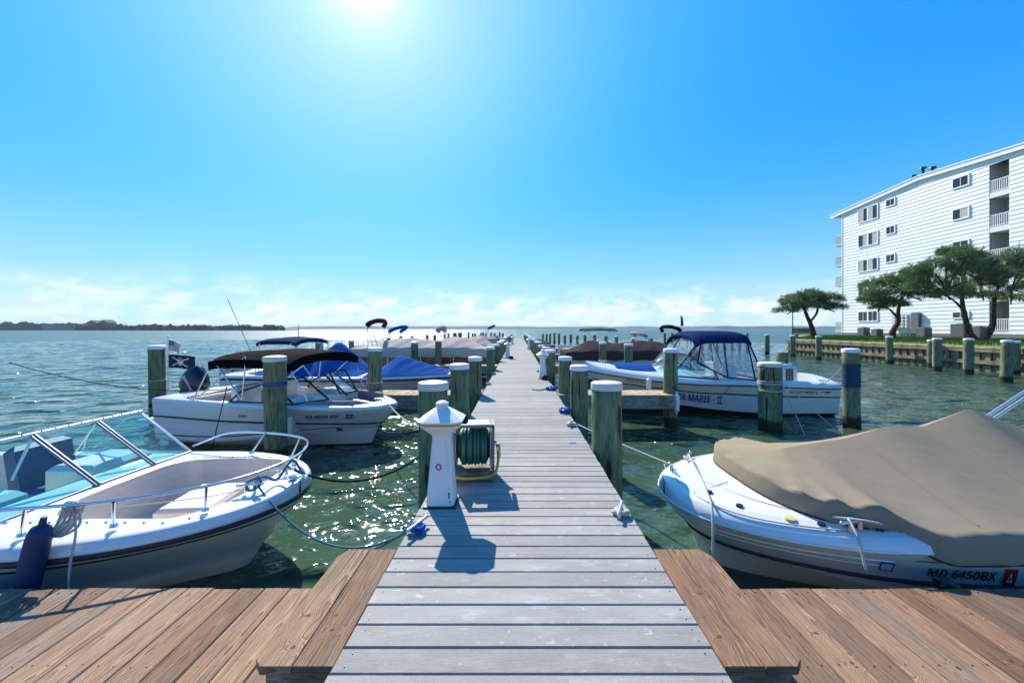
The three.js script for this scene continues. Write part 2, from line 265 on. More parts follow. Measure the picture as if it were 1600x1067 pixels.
// ---------- water ----------
{
  const R = rng(5);
  function waves(n, count, kmin, kmax, pow, dir, spread) {   // tileable sum of ripples: height field n x n
    const h = new Float32Array(n * n), W = [];
    for (let c = 0; c < count; c++) { const k = kmin * Math.pow(kmax / kmin, R()), a = dir + (R() + R() + R() - 1.5) * spread; let kx = Math.round(k * Math.cos(a)), ky = Math.round(k * Math.sin(a)); if (!kx && !ky) kx = 1; W.push([kx, ky, R() * 6.283, Math.pow(Math.hypot(kx, ky), -pow)]); }
    const s = new Float32Array(n), c2 = new Float32Array(n);
    for (let i = 0; i < n; i++) { s[i] = Math.sin(i / n * 2 * Math.PI); c2[i] = Math.cos(i / n * 2 * Math.PI); }
    for (const [kx, ky, p, a] of W) for (let j = 0; j < n; j++) { const pj = Math.round(mod(ky * j + p / 6.283 * n, n)); for (let i = 0; i < n; i++) h[j * n + i] += a * s[mod(kx * i + pj, n) % n]; }
    let rms = 0; for (const v of h) rms += v * v; rms = Math.sqrt(rms / h.length); for (let i = 0; i < h.length; i++) { let v = h[i] / rms; h[i] = v + 0.16 * v * v; } return h;
  }
  const N = 1024, TILE = 19, h = waves(N, 150, 10, 210, 1.25, 1.35, 1.2);
  const slope = 0.19, hs = (i, j) => h[mod(j, N) * N + mod(i, N)];
  let rs = 0; for (let k = 0; k < 20000; k++) { const i = Math.floor(R() * N), j = Math.floor(R() * N); const a = hs(i + 1, j) - hs(i - 1, j), b = hs(i, j + 1) - hs(i, j - 1); rs += a * a + b * b; } rs = Math.sqrt(rs / 20000);
  const gain = slope * 1.414 / rs;
  const nmap = tex(N, N, (u, v, i, j) => { const x = -(hs(i + 1, j) - hs(i - 1, j)) * gain, y = -(hs(i, j + 1) - hs(i, j - 1)) * gain, l = Math.hypot(x, y, 1); return [x / l / 2 + 0.5, y / l / 2 + 0.5, 1 / l / 2 + 0.5]; }, { srgb: false });
  const N2 = 512, h2 = waves(N2, 70, 6, 60, 1.4, 1.1, 1.6), bm = tex(N2, N2, (u, v, i, j) => 0.5 + h2[j * N2 + i] * 0.14, { srgb: false });
  nmap.repeat.set(1 / TILE, 1 / TILE); bm.repeat.set(1 / 3.3, 1 / 3.3); bm.rotation = 0.5; nmap.rotation = 0.12;
  const mat = phys({ color: lin(0.040, 0.080, 0.046), roughness: 0.08, ior: 1.333, normalMap: nmap, normalScale: new THREE.Vector2(1, 1), bumpMap: bm, bumpScale: 0.04 });
  // near water: real swell; far water: a sheet to the horizon
  const x0 = -84, x1 = 40, z0 = -84, z1 = -1, d = 0.2, nx = Math.round((x1 - x0) / d), nz = Math.round((z1 - z0) / d), pos = [], uv = [], idx = [];
  const sw = []; for (let k = 0; k < 26; k++) { const L = 0.75 * Math.pow(4.5, R()), a = 1.35 + (R() - 0.5) * 1.7; sw.push([6.283 / L * Math.cos(a), 6.283 / L * Math.sin(a), R() * 6.28, 0.0028 * Math.pow(L, 0.8)]); }
  for (let j = 0; j <= nz; j++) for (let i = 0; i <= nx; i++) {
    const x = lerp(x0, x1, i / nx), z = lerp(z0, z1, j / nz), e = sstep(0, 3, Math.min(x - x0, x1 - x, z - z0, z1 - z)); let y = 0; for (const [a, b, p, m] of sw) y += m * Math.sin(a * x + b * z + p);
    pos.push(x, y * e, z); uv.push(x, -z);
  }
  for (let j = 0; j < nz; j++) for (let i = 0; i < nx; i++) { const a = j * (nx + 1) + i, b = a + 1, c = a + nx + 1, e = c + 1; idx.push(a, c, b, b, c, e); }
  const fpos = [], fuv = [], fidx = [], quad = (xa, xb, za, zb) => { const k = fpos.length / 3; fpos.push(xa, 0, za, xb, 0, za, xa, 0, zb, xb, 0, zb); fuv.push(xa, -za, xb, -za, xa, -zb, xb, -zb); fidx.push(k, k + 2, k + 1, k + 1, k + 2, k + 3); };
  quad(-6000, 6000, -9000, z0); quad(-6000, x0, z0, z1); quad(x1, 6000, z0, z1); quad(-6000, 6000, z1, 60);
  const g = new THREE.BufferGeometry(); g.setAttribute('position', new THREE.Float32BufferAttribute(pos, 3)); g.setAttribute('uv', new THREE.Float32BufferAttribute(uv, 2)); g.setIndex(idx); g.computeVertexNormals();
  const fg = new THREE.BufferGeometry(); fg.setAttribute('position', new THREE.Float32BufferAttribute(fpos, 3)); fg.setAttribute('uv', new THREE.Float32BufferAttribute(fuv, 2)); fg.setIndex(fidx); fg.computeVertexNormals();
  // farther out the chop is finer than a pixel: its slopes are the roughness of the sheet
  const far = phys({ color: lin(0.040, 0.080, 0.046), roughness: 0.28, ior: 1.333, normalMap: nmap, normalScale: new THREE.Vector2(1.3, 1.3) });
  single('bay_water', fg, far, 'open bay water reaching to the horizon', 'water', null, 'structure');
  single('water', g, mat, 'green-blue rippled bay water with sun glitter', 'water', null, 'structure');
}

// ---------- main pier ----------
const PIER_L = -0.795, PIER_R = 0.89, PIER_W = PIER_R - PIER_L, PIER_C = (PIER_L + PIER_R) / 2, BOARD = 0.1429, PIER_END = 67;
{
  const R = rng(77), pier = thing('pier', 'long grey composite board pier running straight out over the bay', 'pier', [0, 0, 0], 0, null, 'structure');
  const geos = []; for (let k = 0; k < 6; k++) geos.push(cbox(PIER_W, 0.034, BOARD - 0.009, 0.004, 'x', [1.9, 0.14], [k * 0.173, 0.5 + k * 0.31]));
  const rest = []; let z = -1.0, n = 0;
  for (; -z < PIER_END; z -= BOARD, n++) {
    const dy = (R() - 0.5) * 0.003, dx = (R() - 0.5) * 0.008, g = geos[Math.floor(R() * 6)], m = M.deck[Math.floor(R() * M.deck.length)], ry = (R() - 0.5) * 0.0015;
    // joint lines lie at depth 630*1.454/(y-514) as measured: 1.7003 m is one of them
    const zc = z - 0.0557;
    if (n < 300) { const b = part(pier, 'deck_board', g, m); b.position.set(PIER_C + dx, DECK_Y - 0.017 + dy, zc); b.rotation.y = ry; } else rest.push(g.clone().translate(PIER_C + dx, DECK_Y - 0.017 + dy, zc));
  }
  part(pier, 'far_deck_boards', rest, M.deck[2]).userData.kind = 'stuff';
  for (const x of [PIER_L + 0.06, PIER_C, PIER_R - 0.06]) part(pier, 'stringer', box(0.07, 0.26, PIER_END - 1, x, DECK_Y - 0.166, -(PIER_END + 1) / 2, 'z'), M.timber);
  const beams = []; for (let z2 = 4.8; z2 < PIER_END; z2 += 2.35) part(pier, 'cross_beam', box(PIER_W + 0.3, 0.2, 0.09, PIER_C, DECK_Y - 0.4, -z2), M.timber);
  // screw heads in the nearer boards
  const scr = []; for (let k = 0; k < 40; k++) for (const x of [PIER_L + 0.05, PIER_R - 0.05]) for (const s of [-0.035, 0.035]) if (R() < 0.6) scr.push(cyl(0.0032, 0.003, 0.0035, x + (R() - 0.5) * 0.01, DECK_Y - 0.0008, -1.0557 - k * BOARD + s, 6));
  part(pier, 'screw_heads', scr, M.rubber).userData.kind = 'stuff';
}

// ---------- brown boardwalk along the shore, and the two steps up to the pier ----------
const WALK_Y = DECK_Y - 0.265, WALK_Z = -2.675;
{
  const R = rng(91), step = 0.17, geo = [];
  for (let k = 0; k < 8; k++) geo.push(cbox(step - 0.006, 0.038, 2.4, 0.005, 'z', [2.6, 0.175], [k * 0.137, 0.5]));
  const wood = (g, k) => g[Math.floor(k * g.length)];
  const bw = thing('boardwalk', 'weathered brown plank boardwalk along the shore beside the pier', 'boardwalk', [0, 0, 0], 0, null, 'structure');
  for (const [from, to, s] of [[PIER_L - 0.03, -6.4, -1], [PIER_R + 0.03, 6.6, 1]]) for (let x = from + s * step / 2; s * x < s * to; x += s * step) {
    const b = part(bw, 'plank', wood(geo, R()), M.plank[Math.floor(R() * 4) * 4 + (s < 0 ? (R() < 0.75 ? 0 : 1) + (R() < 0.2 ? 2 : 0) : 1 + Math.floor(R() * 3))]); b.position.set(x, WALK_Y - 0.019 + (R() - 0.5) * 0.004, WALK_Z + 1.2 + (R() - 0.5) * 0.012); b.rotation.z = (R() - 0.5) * 0.012;
    if (R() < 0.5) b.rotation.y = Math.PI;
  }
  part(bw, 'edge_beam', [box(5.4, 0.24, 0.06, -3.6, WALK_Y - 0.16, WALK_Z + 0.06), box(5.4, 0.24, 0.06, 3.7, WALK_Y - 0.16, WALK_Z + 0.06)], M.timber);
  const nails = []; for (let k = 0; k < 33; k++) for (const s of [-1, 1]) for (const o of [-0.04, 0.04]) for (const dz of [0.05, 0.62]) nails.push(cyl(0.0045, 0.004, 0.003, s < 0 ? PIER_L - 0.03 - (k + 0.5) * step + o : PIER_R + 0.03 + (k + 0.5) * step + o, WALK_Y, WALK_Z + dz + (R() - 0.5) * 0.02, 6));
  part(bw, 'nail_heads', nails, M.rubber).userData.kind = 'stuff';
  for (const s of [-1, 1]) {
    const inner = s < 0 ? PIER_L - 0.004 : PIER_R + 0.004, w = 0.176, st = thing('step', s < 0 ? 'low wooden box step of two brown planks left of the pier' : 'low wooden box step of two brown planks right of the pier', 'step', [0, 0, 0], 0, 'wooden box steps up to the pier');
    for (let k = 0; k < 2; k++) {   // outer plank has its corners cut off
      const xa = inner + s * (k * (w + 0.004)), xb = xa + s * w, zf = -2.668, zn = -1.738, cf = k ? 0.085 : 0, cn = k ? 0.04 : 0, sh = new THREE.Shape();
      const P = [[xa, -zf], [xb - s * cf * 0.55, -zf], [xb, -zf - cf], [xb, -zn + cn], [xb - s * cn, -zn], [xa, -zn]]; P.forEach((p, i) => (i ? sh.lineTo(...p) : sh.moveTo(...p)));
      let g = new THREE.ExtrudeGeometry(sh, { depth: 0.032, bevelEnabled: true, bevelThickness: 0.003, bevelSize: 0.003, bevelSegments: 1, bevelOffset: -0.003 }); g.rotateX(-Math.PI / 2).translate(0, DECK_Y - 0.037, 0); g.computeVertexNormals();
      part(st, 'plank', uvBox(g, 'z', [2.6, 0.18], [0.3 * k + 0.22 * (s + 1), -(xa + xb) / 2 / 0.18 + 0.5]), M.plank[s < 0 ? (k ? 1 : 6) : (k ? 2 : 14)]);
    }
    const xc = inner + s * 0.17, H = 0.225, yb = WALK_Y + H / 2 + 0.001;
    part(st, 'end_board', box(0.28, H, 0.036, xc, yb, -1.79), M.timber); part(st, 'end_board', box(0.28, H, 0.036, xc, yb, -2.62), M.timber);
    part(st, 'side_board', box(0.036, H, 0.79, inner + s * 0.315, yb, -2.205, 'z'), M.timber); part(st, 'side_board', box(0.036, H, 0.79, inner + s * 0.025, yb, -2.205, 'z'), M.timber);
  }
}

// ---------- finger piers ----------
const FINGER_Z = [9.32, 16.4, 23.5, 30.6, 37.7, 44.8, 51.9, 59.0];
{
  const R = rng(17), pl = []; for (let k = 0; k < 4; k++) pl.push(cbox(0.137, 0.034, 0.74, 0.004, 'z', [0.8, 0.5], [R(), R()]));
  for (const s of [-1, 1]) FINGER_Z.forEach((z, f) => {
    const x0 = s < 0 ? PIER_L - 0.03 : PIER_R + 0.03, len = s < 0 ? 2.62 : 2.58, ord = ['nearest', 'second nearest', 'third nearest', 'fourth nearest', 'fifth nearest', 'sixth nearest', 'seventh nearest', 'farthest'][f];
    const t = thing('finger_pier', `${ord} narrow wooden finger pier off the ${s < 0 ? 'left' : 'right'} side of the main pier`, 'finger pier', [x0, 0, -z], 0, 'finger piers between the slips');
    for (let x = 0.07; x < len; x += 0.143) { const b = part(t, 'plank', pl[Math.floor(R() * 4)], M.finger[Math.floor(R() * 3)]); b.position.set(s * x, DECK_Y - 0.03 + (R() - 0.5) * 0.003, 0); }
    for (const dz of [-0.35, 0.35]) part(t, 'side_beam', box(len, 0.27, 0.05, s * len / 2, DECK_Y - 0.185, dz), M.timber);
    part(t, 'end_beam', box(0.05, 0.26, 0.64, s * (len - 0.03), DECK_Y - 0.185, 0, 'z'), M.timber);
  });
}

// ---------- pilings with white caps ----------
const pileGeos = {};
function piling(x, z, top, r, label, { group, mat = 0, cap = 'white', turn = 0, lean = 0 } = {}) {
  const t = thing('piling', label, 'piling', [x, 0, z], turn, group), key = top.toFixed(2) + r.toFixed(3);
  if (!pileGeos[key]) {
    const R = rng(Math.round(top * 1000 + r * 9999)), rings = [], n = 28, ph = R() * 6, y0 = -0.6;
    for (let j = 0; j <= 10; j++) { const y = lerp(y0, top, j / 10), ring = []; for (let i = 0; i < n; i++) { const a = -i / n * 2 * Math.PI, rr = r * (1.02 - 0.03 * j / 10) * (1 + 0.012 * Math.sin(3 * a + ph + y) + 0.014 * (R() - 0.5)); ring.push(V(rr * Math.cos(a), y, rr * Math.sin(a))); } rings.push(ring); }
    const g = loft(rings, { closed: true, caps: true }), uv = g.attributes.uv, p = g.attributes.position; for (let i = 0; i < uv.count; i++) uv.setY(i, (p.getY(i) + 0.6) / 2.4);
    const rc = r * 1.05, prof = [[0, 0.072], [rc * 0.55, 0.068], [rc * 0.93, 0.056], [rc, 0.046], [rc * 1.01, -0.028], [rc * 0.975, -0.03]].map((q) => new THREE.Vector2(q[0], q[1]));
    const cg = new THREE.LatheGeometry(prof.reverse(), 28).translate(0, top, 0);
    pileGeos[key] = [g, cg];
  }
  part(t, 'post', pileGeos[key][0], M.pile[mat]).rotation.y = turn + x * 3;
  if (cap) part(t, 'cap', pileGeos[key][1], cap === 'dirty' ? M.capDirty : M.cap);
  t.rotation.z = lean + (hash2(Math.round(x * 100), Math.round(z * 100), 3) - 0.5) * 0.04; t.rotation.x = (hash2(Math.round(x * 100), Math.round(z * 100), 5) - 0.5) * 0.03; return t;
}
const ribbon = (t, top, y, r, mat, n = 2, h = 0.02) => { const g = []; for (let k = 0; k < n; k++) g.push(new THREE.TorusGeometry(r + 0.008, 0.011, 6, 28).rotateX(Math.PI / 2 + 0.05 * (k % 2 ? 1 : -1)).translate(0, y + k * h, 0)); return part(t, 'rope_wrap', g, mat); };
{
  const G1 = 'pilings along the left edge of the pier', G2 = 'pilings along the right edge of the pier', fl = -0.975, fr = 1.07;
  const left = [[4.7, 1.58, 0.168, 0, 'thick green piling with dished white cap beside the lantern pedestal'], [6.9, 1.60, 0.16, 0, 'green piling directly behind the hose reel'], [9.05, 1.57, 0.15, 1, 'green piling at the root of the nearest left finger pier'], [14.6, 1.55, 0.15, 0, 'fourth green piling from the camera on the left pier edge'], [18.4, 1.5, 0.15, 1, 'fifth green piling from the camera on the left pier edge']];
  for (const [z, top, r, m, l] of left) piling(fl - (r - 0.15) * 0.6, -z, top, r, l, { mat: m, group: G1, cap: z < 5 ? 'dirty' : 'white', turn: z });
  const right = [[4.82, 1.56, 0.178, 0, 'thickest green piling with white cap on the right pier edge, nearest the camera'], [7.05, 1.56, 0.152, 0, 'second green piling from the camera on the right pier edge'], [9.25, 1.56, 0.148, 1, 'third green piling on the right, at the root of the finger pier'], [13.1, 1.52, 0.17, 0, 'green piling beside the second pedestal on the right pier edge'], [15.5, 1.5, 0.15, 0, 'fifth green piling from the camera on the right pier edge']];
  for (const [z, top, r, m, l] of right) piling(fr, -z, top, r, l, { mat: m, group: G2, cap: z < 5 ? 'dirty' : 'white', turn: z });
  const R = rng(31), ORD = ['first', 'second', 'third', 'fourth', 'fifth', 'sixth', 'seventh', 'eighth', 'ninth', 'tenth', 'eleventh', 'twelfth', 'thirteenth', 'fourteenth', 'fifteenth', 'sixteenth', 'seventeenth', 'eighteenth', 'nineteenth', 'twentieth', 'twenty-first', 'twenty-second', 'twenty-third', 'twenty-fourth', 'twenty-fifth']; let nn = 5;
  for (let z = 21; z < 66; z += 2.36, nn++) { piling(fl, -z, 1.45 + R() * 0.12, 0.15, `distant capped piling, ${ORD[nn]} from the camera in the row on the left pier edge`, { mat: Math.floor(R() * 2), group: 'distant pilings at the left pier edge' }); piling(fr, -(z - 2.9 + R() * 0.3), 1.45 + R() * 0.12, 0.15, `distant capped piling, ${ORD[nn]} from the camera in the row on the right pier edge`, { mat: Math.floor(R() * 2), group: 'distant pilings at the right pier edge' }); }
  // out in the slips
  const p1 = piling(-4.14, -6.9, 1.73, 0.175, 'tall green piling with a blue rope band in front of the white bowrider', { mat: 1, cap: 'dirty' }); ribbon(p1, 0, 1.3, 0.172, M.ropeBlue, 3, 0.022);
  const p2 = piling(-8.62, -9.65, 1.80, 0.165, 'brown-green piling beside the two small flags', { mat: 2 }); ribbon(p2, 0, 1.02, 0.163, M.ropeWhite, 2);
  const p3 = piling(-3.48, -9.75, 1.75, 0.165, 'green piling with white rope ring at the end of the left finger pier', { mat: 0 }); ribbon(p3, 0, 0.96, 0.163, M.ropeWhite, 2);
  piling(-8.3, -16.9, 1.7, 0.15, 'piling just behind the black bimini top', { mat: 2 });
  piling(-4.35, -17.0, 1.66, 0.15, 'capped piling in front of the middle of the beige covered pontoon boat', { mat: 0 });
  piling(-3.4, -17.3, 1.72, 0.14, 'brown piling in front of the bow end of the beige covered pontoon boat', { mat: 2, cap: null });
  const q1 = piling(5.72, -9.12, 1.44, 0.24, 'pale green piling wrapped in white mooring line by the boat stern', { mat: 0, cap: 'dirty' }); ribbon(q1, 0, 1.02, 0.238, M.ropeWhite, 3, 0.03); ribbon(q1, 0, 0.86, 0.238, M.ropeWhite, 2, 0.03);
  const q2 = piling(7.72, -9.3, 1.74, 0.165, 'tall piling wrapped with a blue tarp strip standing alone in the water', { mat: 1 });
  part(q2, 'blue_wrap', [cyl(0.174, 0.171, 0.5, 0, 0.92, 0, 24), cyl(0.180, 0.178, 0.06, 0, 1.40, 0, 24), cyl(0.178, 0.176, 0.04, 0, 1.2, 0, 24)], std({ color: lin(0.04, 0.085, 0.14), roughness: 0.8, map: M.cv }));
  piling(3.5, -9.25, 1.74, 0.155, 'dark piling at the end of the right finger pier with a fender', { mat: 2 });
  piling(8.45, -12.9, 1.5, 0.17, 'piling with rope standing behind the enclosed blue-top boat', { mat: 1, cap: null });
  piling(3.5, -16.6, 1.66, 0.15, 'left one of two pilings in front of the brown covered pontoon boat', { mat: 0 });
  piling(4.5, -16.3, 1.6, 0.17, 'right one of two pilings in front of the brown covered pontoon boat', { mat: 0 });
  let no = 0; for (const [z, s] of [[25, 0], [31, 0.3], [35.5, 0], [40, -0.2], [45, 0.2], [50, 0], [55, 0.3], [60, 0], [64, 0.2], [67, 0], [70, 0.1], [73, 0]]) piling(-10.3 + s, -z, 1.5 + R() * 0.15, 0.16, `dark mooring piling, ${ORD[no++]} from the left in the far outer row left of the pier`, { mat: 2, group: 'outer row of pilings on the left', cap: z % 2 ? 'white' : null });
  for (let k = 0; k < 14; k++) piling(9.2 - k * 0.37, -(27 + k * 3.3 + R()), 1.4 + R() * 0.3, 0.16, `dark mooring piling, ${ORD[k]} from the right in the far outer row right of the pier`, { mat: 2, group: 'outer row of pilings on the right', cap: k % 3 ? 'white' : null });
  for (let k = 0; k < 10; k++) piling(-2.5 - k * 0.62, -(62 + R() * 9), 1.5 + R() * 0.2, 0.15, `tiny far piling, ${ORD[k]} from the pier in the cluster left of the pier head`, { mat: 2, group: 'far pilings near the pier head', cap: null });
}
// ---------- the point of land on the right: bulkhead, lawn, building, pines ----------
const LAND_Y = 1.34, BX = 25;
{
  const R = rng(61);
  const grass = tex(512, 512, (u, v, i, j) => { const a = fbm(u * 10, v * 10, 10, 10, 3, 5), b = vnoise(u * 120, v * 120, 120, 120, 4), d = sstep(0.62, 0.75, fbm(u * 7, v * 7, 7, 7, 9, 4)); let c = mix3(c255(74, 110, 30), c255(120, 150, 52), a); c = mix3(c, c255(150, 140, 90), d * 0.6); return c.map((x) => x * (0.72 + 0.5 * b)); }); grass.repeat.set(1 / 5, 1 / 5);
  const sh = new THREE.Shape([[BX + 0.2, 8], [BX + 0.2, -37.5], [31, -41.5], [45, -66], [300, -66], [300, 8]].map(([x, z]) => new THREE.Vector2(x, -z)));
  const g = new THREE.ExtrudeGeometry(sh, { depth: 2.4, bevelEnabled: false }); g.rotateX(-Math.PI / 2).translate(0, LAND_Y - 2.4, 0); const uv = g.attributes.uv; for (let i = 0; i < uv.count; i++) uv.setXY(i, g.attributes.position.getX(i), g.attributes.position.getZ(i));
  single('lawn_ground', g, std({ map: grass, roughness: 0.95 }), 'green lawn on the point of land behind the bulkhead', 'lawn', null, 'structure');
  // blades along the lawn: uncountable
  const bl = new THREE.ConeGeometry(0.012, 0.1, 3).translate(0, 0.05, 0), im = new THREE.InstancedMesh(bl, std({ color: lin(0.10, 0.17, 0.03), roughness: 0.9 }), 30000), m4 = new THREE.Matrix4(), q = new THREE.Quaternion();
  for (let k = 0; k < 30000; k++) { let x, z; do { x = BX + 0.6 + R() * 22; z = -(17 + R() * 42); } while (z < -37 - (x - BX) * 1.2); q.setFromEuler(new THREE.Euler((R() - 0.5) * 0.9, R() * 6, (R() - 0.5) * 0.9)); const s = 0.6 + R() * 0.9; m4.compose(V(x, LAND_Y, z), q, V(s * 1.6, s, s * 1.6)); im.setMatrixAt(k, m4); }
  im.name = 'grass_blades'; tag(im, 'short green grass blades growing over the lawn', 'grass', null, 'stuff'); shade(im); scene.add(im);

  // bulkhead: vertical sheet planks, cap, wale, piles
  const sheetMat = [[0.92, 0.88, 0.78], [0.80, 0.74, 0.62], [0.86, 0.80, 0.7]].map((c) => { const m = M.timber.clone(); m.color = lin(...c); return m; });
  const bulk = (label, xa, za, xb, zb, nSheets) => {
    const len = Math.hypot(xb - xa, zb - za), t = thing('bulkhead', label, 'bulkhead', [xa, 0, za], Math.atan2(-(zb - za), xb - xa), 'timber bulkheads along the shore');
    const w = len / nSheets, ga = box(w * 0.94, 1.75, 0.06, 0, 0.33, 0, 'y'), gb = box(w * 0.5, 1.75, 0.05, 0, 0.33, 0, 'y');
    for (let k = 0; k < nSheets; k++) { const out = k % 2; const p = part(t, 'sheet_plank', out ? ga : gb, sheetMat[Math.floor(R() * 2.99)]); p.position.set((k + 0.5) * w, 0, out ? 0.055 : -0.0); }
    part(t, 'cap_board', box(len + 0.1, 0.09, 0.42, len / 2, LAND_Y - 0.075, 0.0), M.finger[2]);
    part(t, 'wale', box(len, 0.2, 0.1, len / 2, 0.48, 0.16), sheetMat[2]); part(t, 'wale', box(len, 0.16, 0.1, len / 2, 1.1, 0.155), sheetMat[0]);
    return t;
  };
  bulk('long timber bulkhead of vertical sheets below the pines', BX, -37, BX, -9, 110);
  bulk('short angled timber bulkhead at the tip of the lawn', 31, -41.2, BX + 0.02, -37.1, 22);
  bulk('far timber bulkhead under the lone leaning pine', 44.6, -65, 31.1, -41.4, 60);
  const gp = 'mooring pilings standing off the bulkhead';
  for (const [x, z, top, l] of [[20.75, 17.1, 1.72, 'nearest piling off the bulkhead at the right picture edge'], [22.6, 20.2, 1.72, 'second piling off the bulkhead from the right picture edge'], [22.7, 21.8, 1.7, 'piling off the bulkhead in front of the big twin-stemmed pine'], [24.2, 26.2, 1.72, 'piling off the bulkhead in front of the middle pine'], [21.8, 29.2, 1.7, 'fourth bulkhead piling, right of the lone pine'], [22.0, 32.2, 1.7, 'bulkhead piling below the lone pine'], [22.3, 36, 1.7, 'farthest bulkhead piling at the tip of the lawn'], [24.55, 23.9, 1.55, 'stout piling touching the bulkhead behind the twin-stemmed pine piling'], [24.55, 19.9, 1.6, 'stout piling touching the bulkhead near the right picture edge']]) piling(x, -z, top, 0.19, l, { mat: z > 30 ? 2 : 1, group: gp });
  // small dock with a bench beyond the tip
  const dk = thing('small_dock', 'low wooden dock with a bench beyond the tip of the lawn', 'dock', [24.5, 0, -44], 0); for (let k = 0; k < 30; k++) part(dk, 'plank', box(0.28, 0.05, 2.2, -k * 0.3, 1.2, 0, 'z'), M.finger[k % 3]);
  for (let k = 0; k < 12; k++) part(dk, 'post', cyl(0.13, 0.13, 2.1, -k * 0.8, -0.3, 1.0, 10), M.pile[2]);
  const bn = thing('bench', 'dark roofed bench on the small dock beyond the lawn', 'bench', [28.6, LAND_Y, -40.2], 0.2); part(bn, 'seat', box(2.2, 0.06, 0.5, 0, 0.42, 0), M.timber); part(bn, 'backrest', box(2.2, 0.5, 0.05, 0, 0.75, -0.25), M.timber); for (const x of [-1, 1]) part(bn, 'leg', box(0.08, 0.42, 0.45, x * 0.95, 0.21, 0), M.timber);
  const lamp = thing('lamp_post', 'thin dark lamp post left of the lone leaning pine', 'lamp post', [26.9, LAND_Y, -39.4], 0); part(lamp, 'pole', cyl(0.05, 0.04, 3.3, 0, 0, 0, 10), M.black); part(lamp, 'lantern', [cyl(0.1, 0.16, 0.3, 0, 3.3, 0, 8), cyl(0.2, 0.02, 0.12, 0, 3.6, 0, 8)], M.black);
}
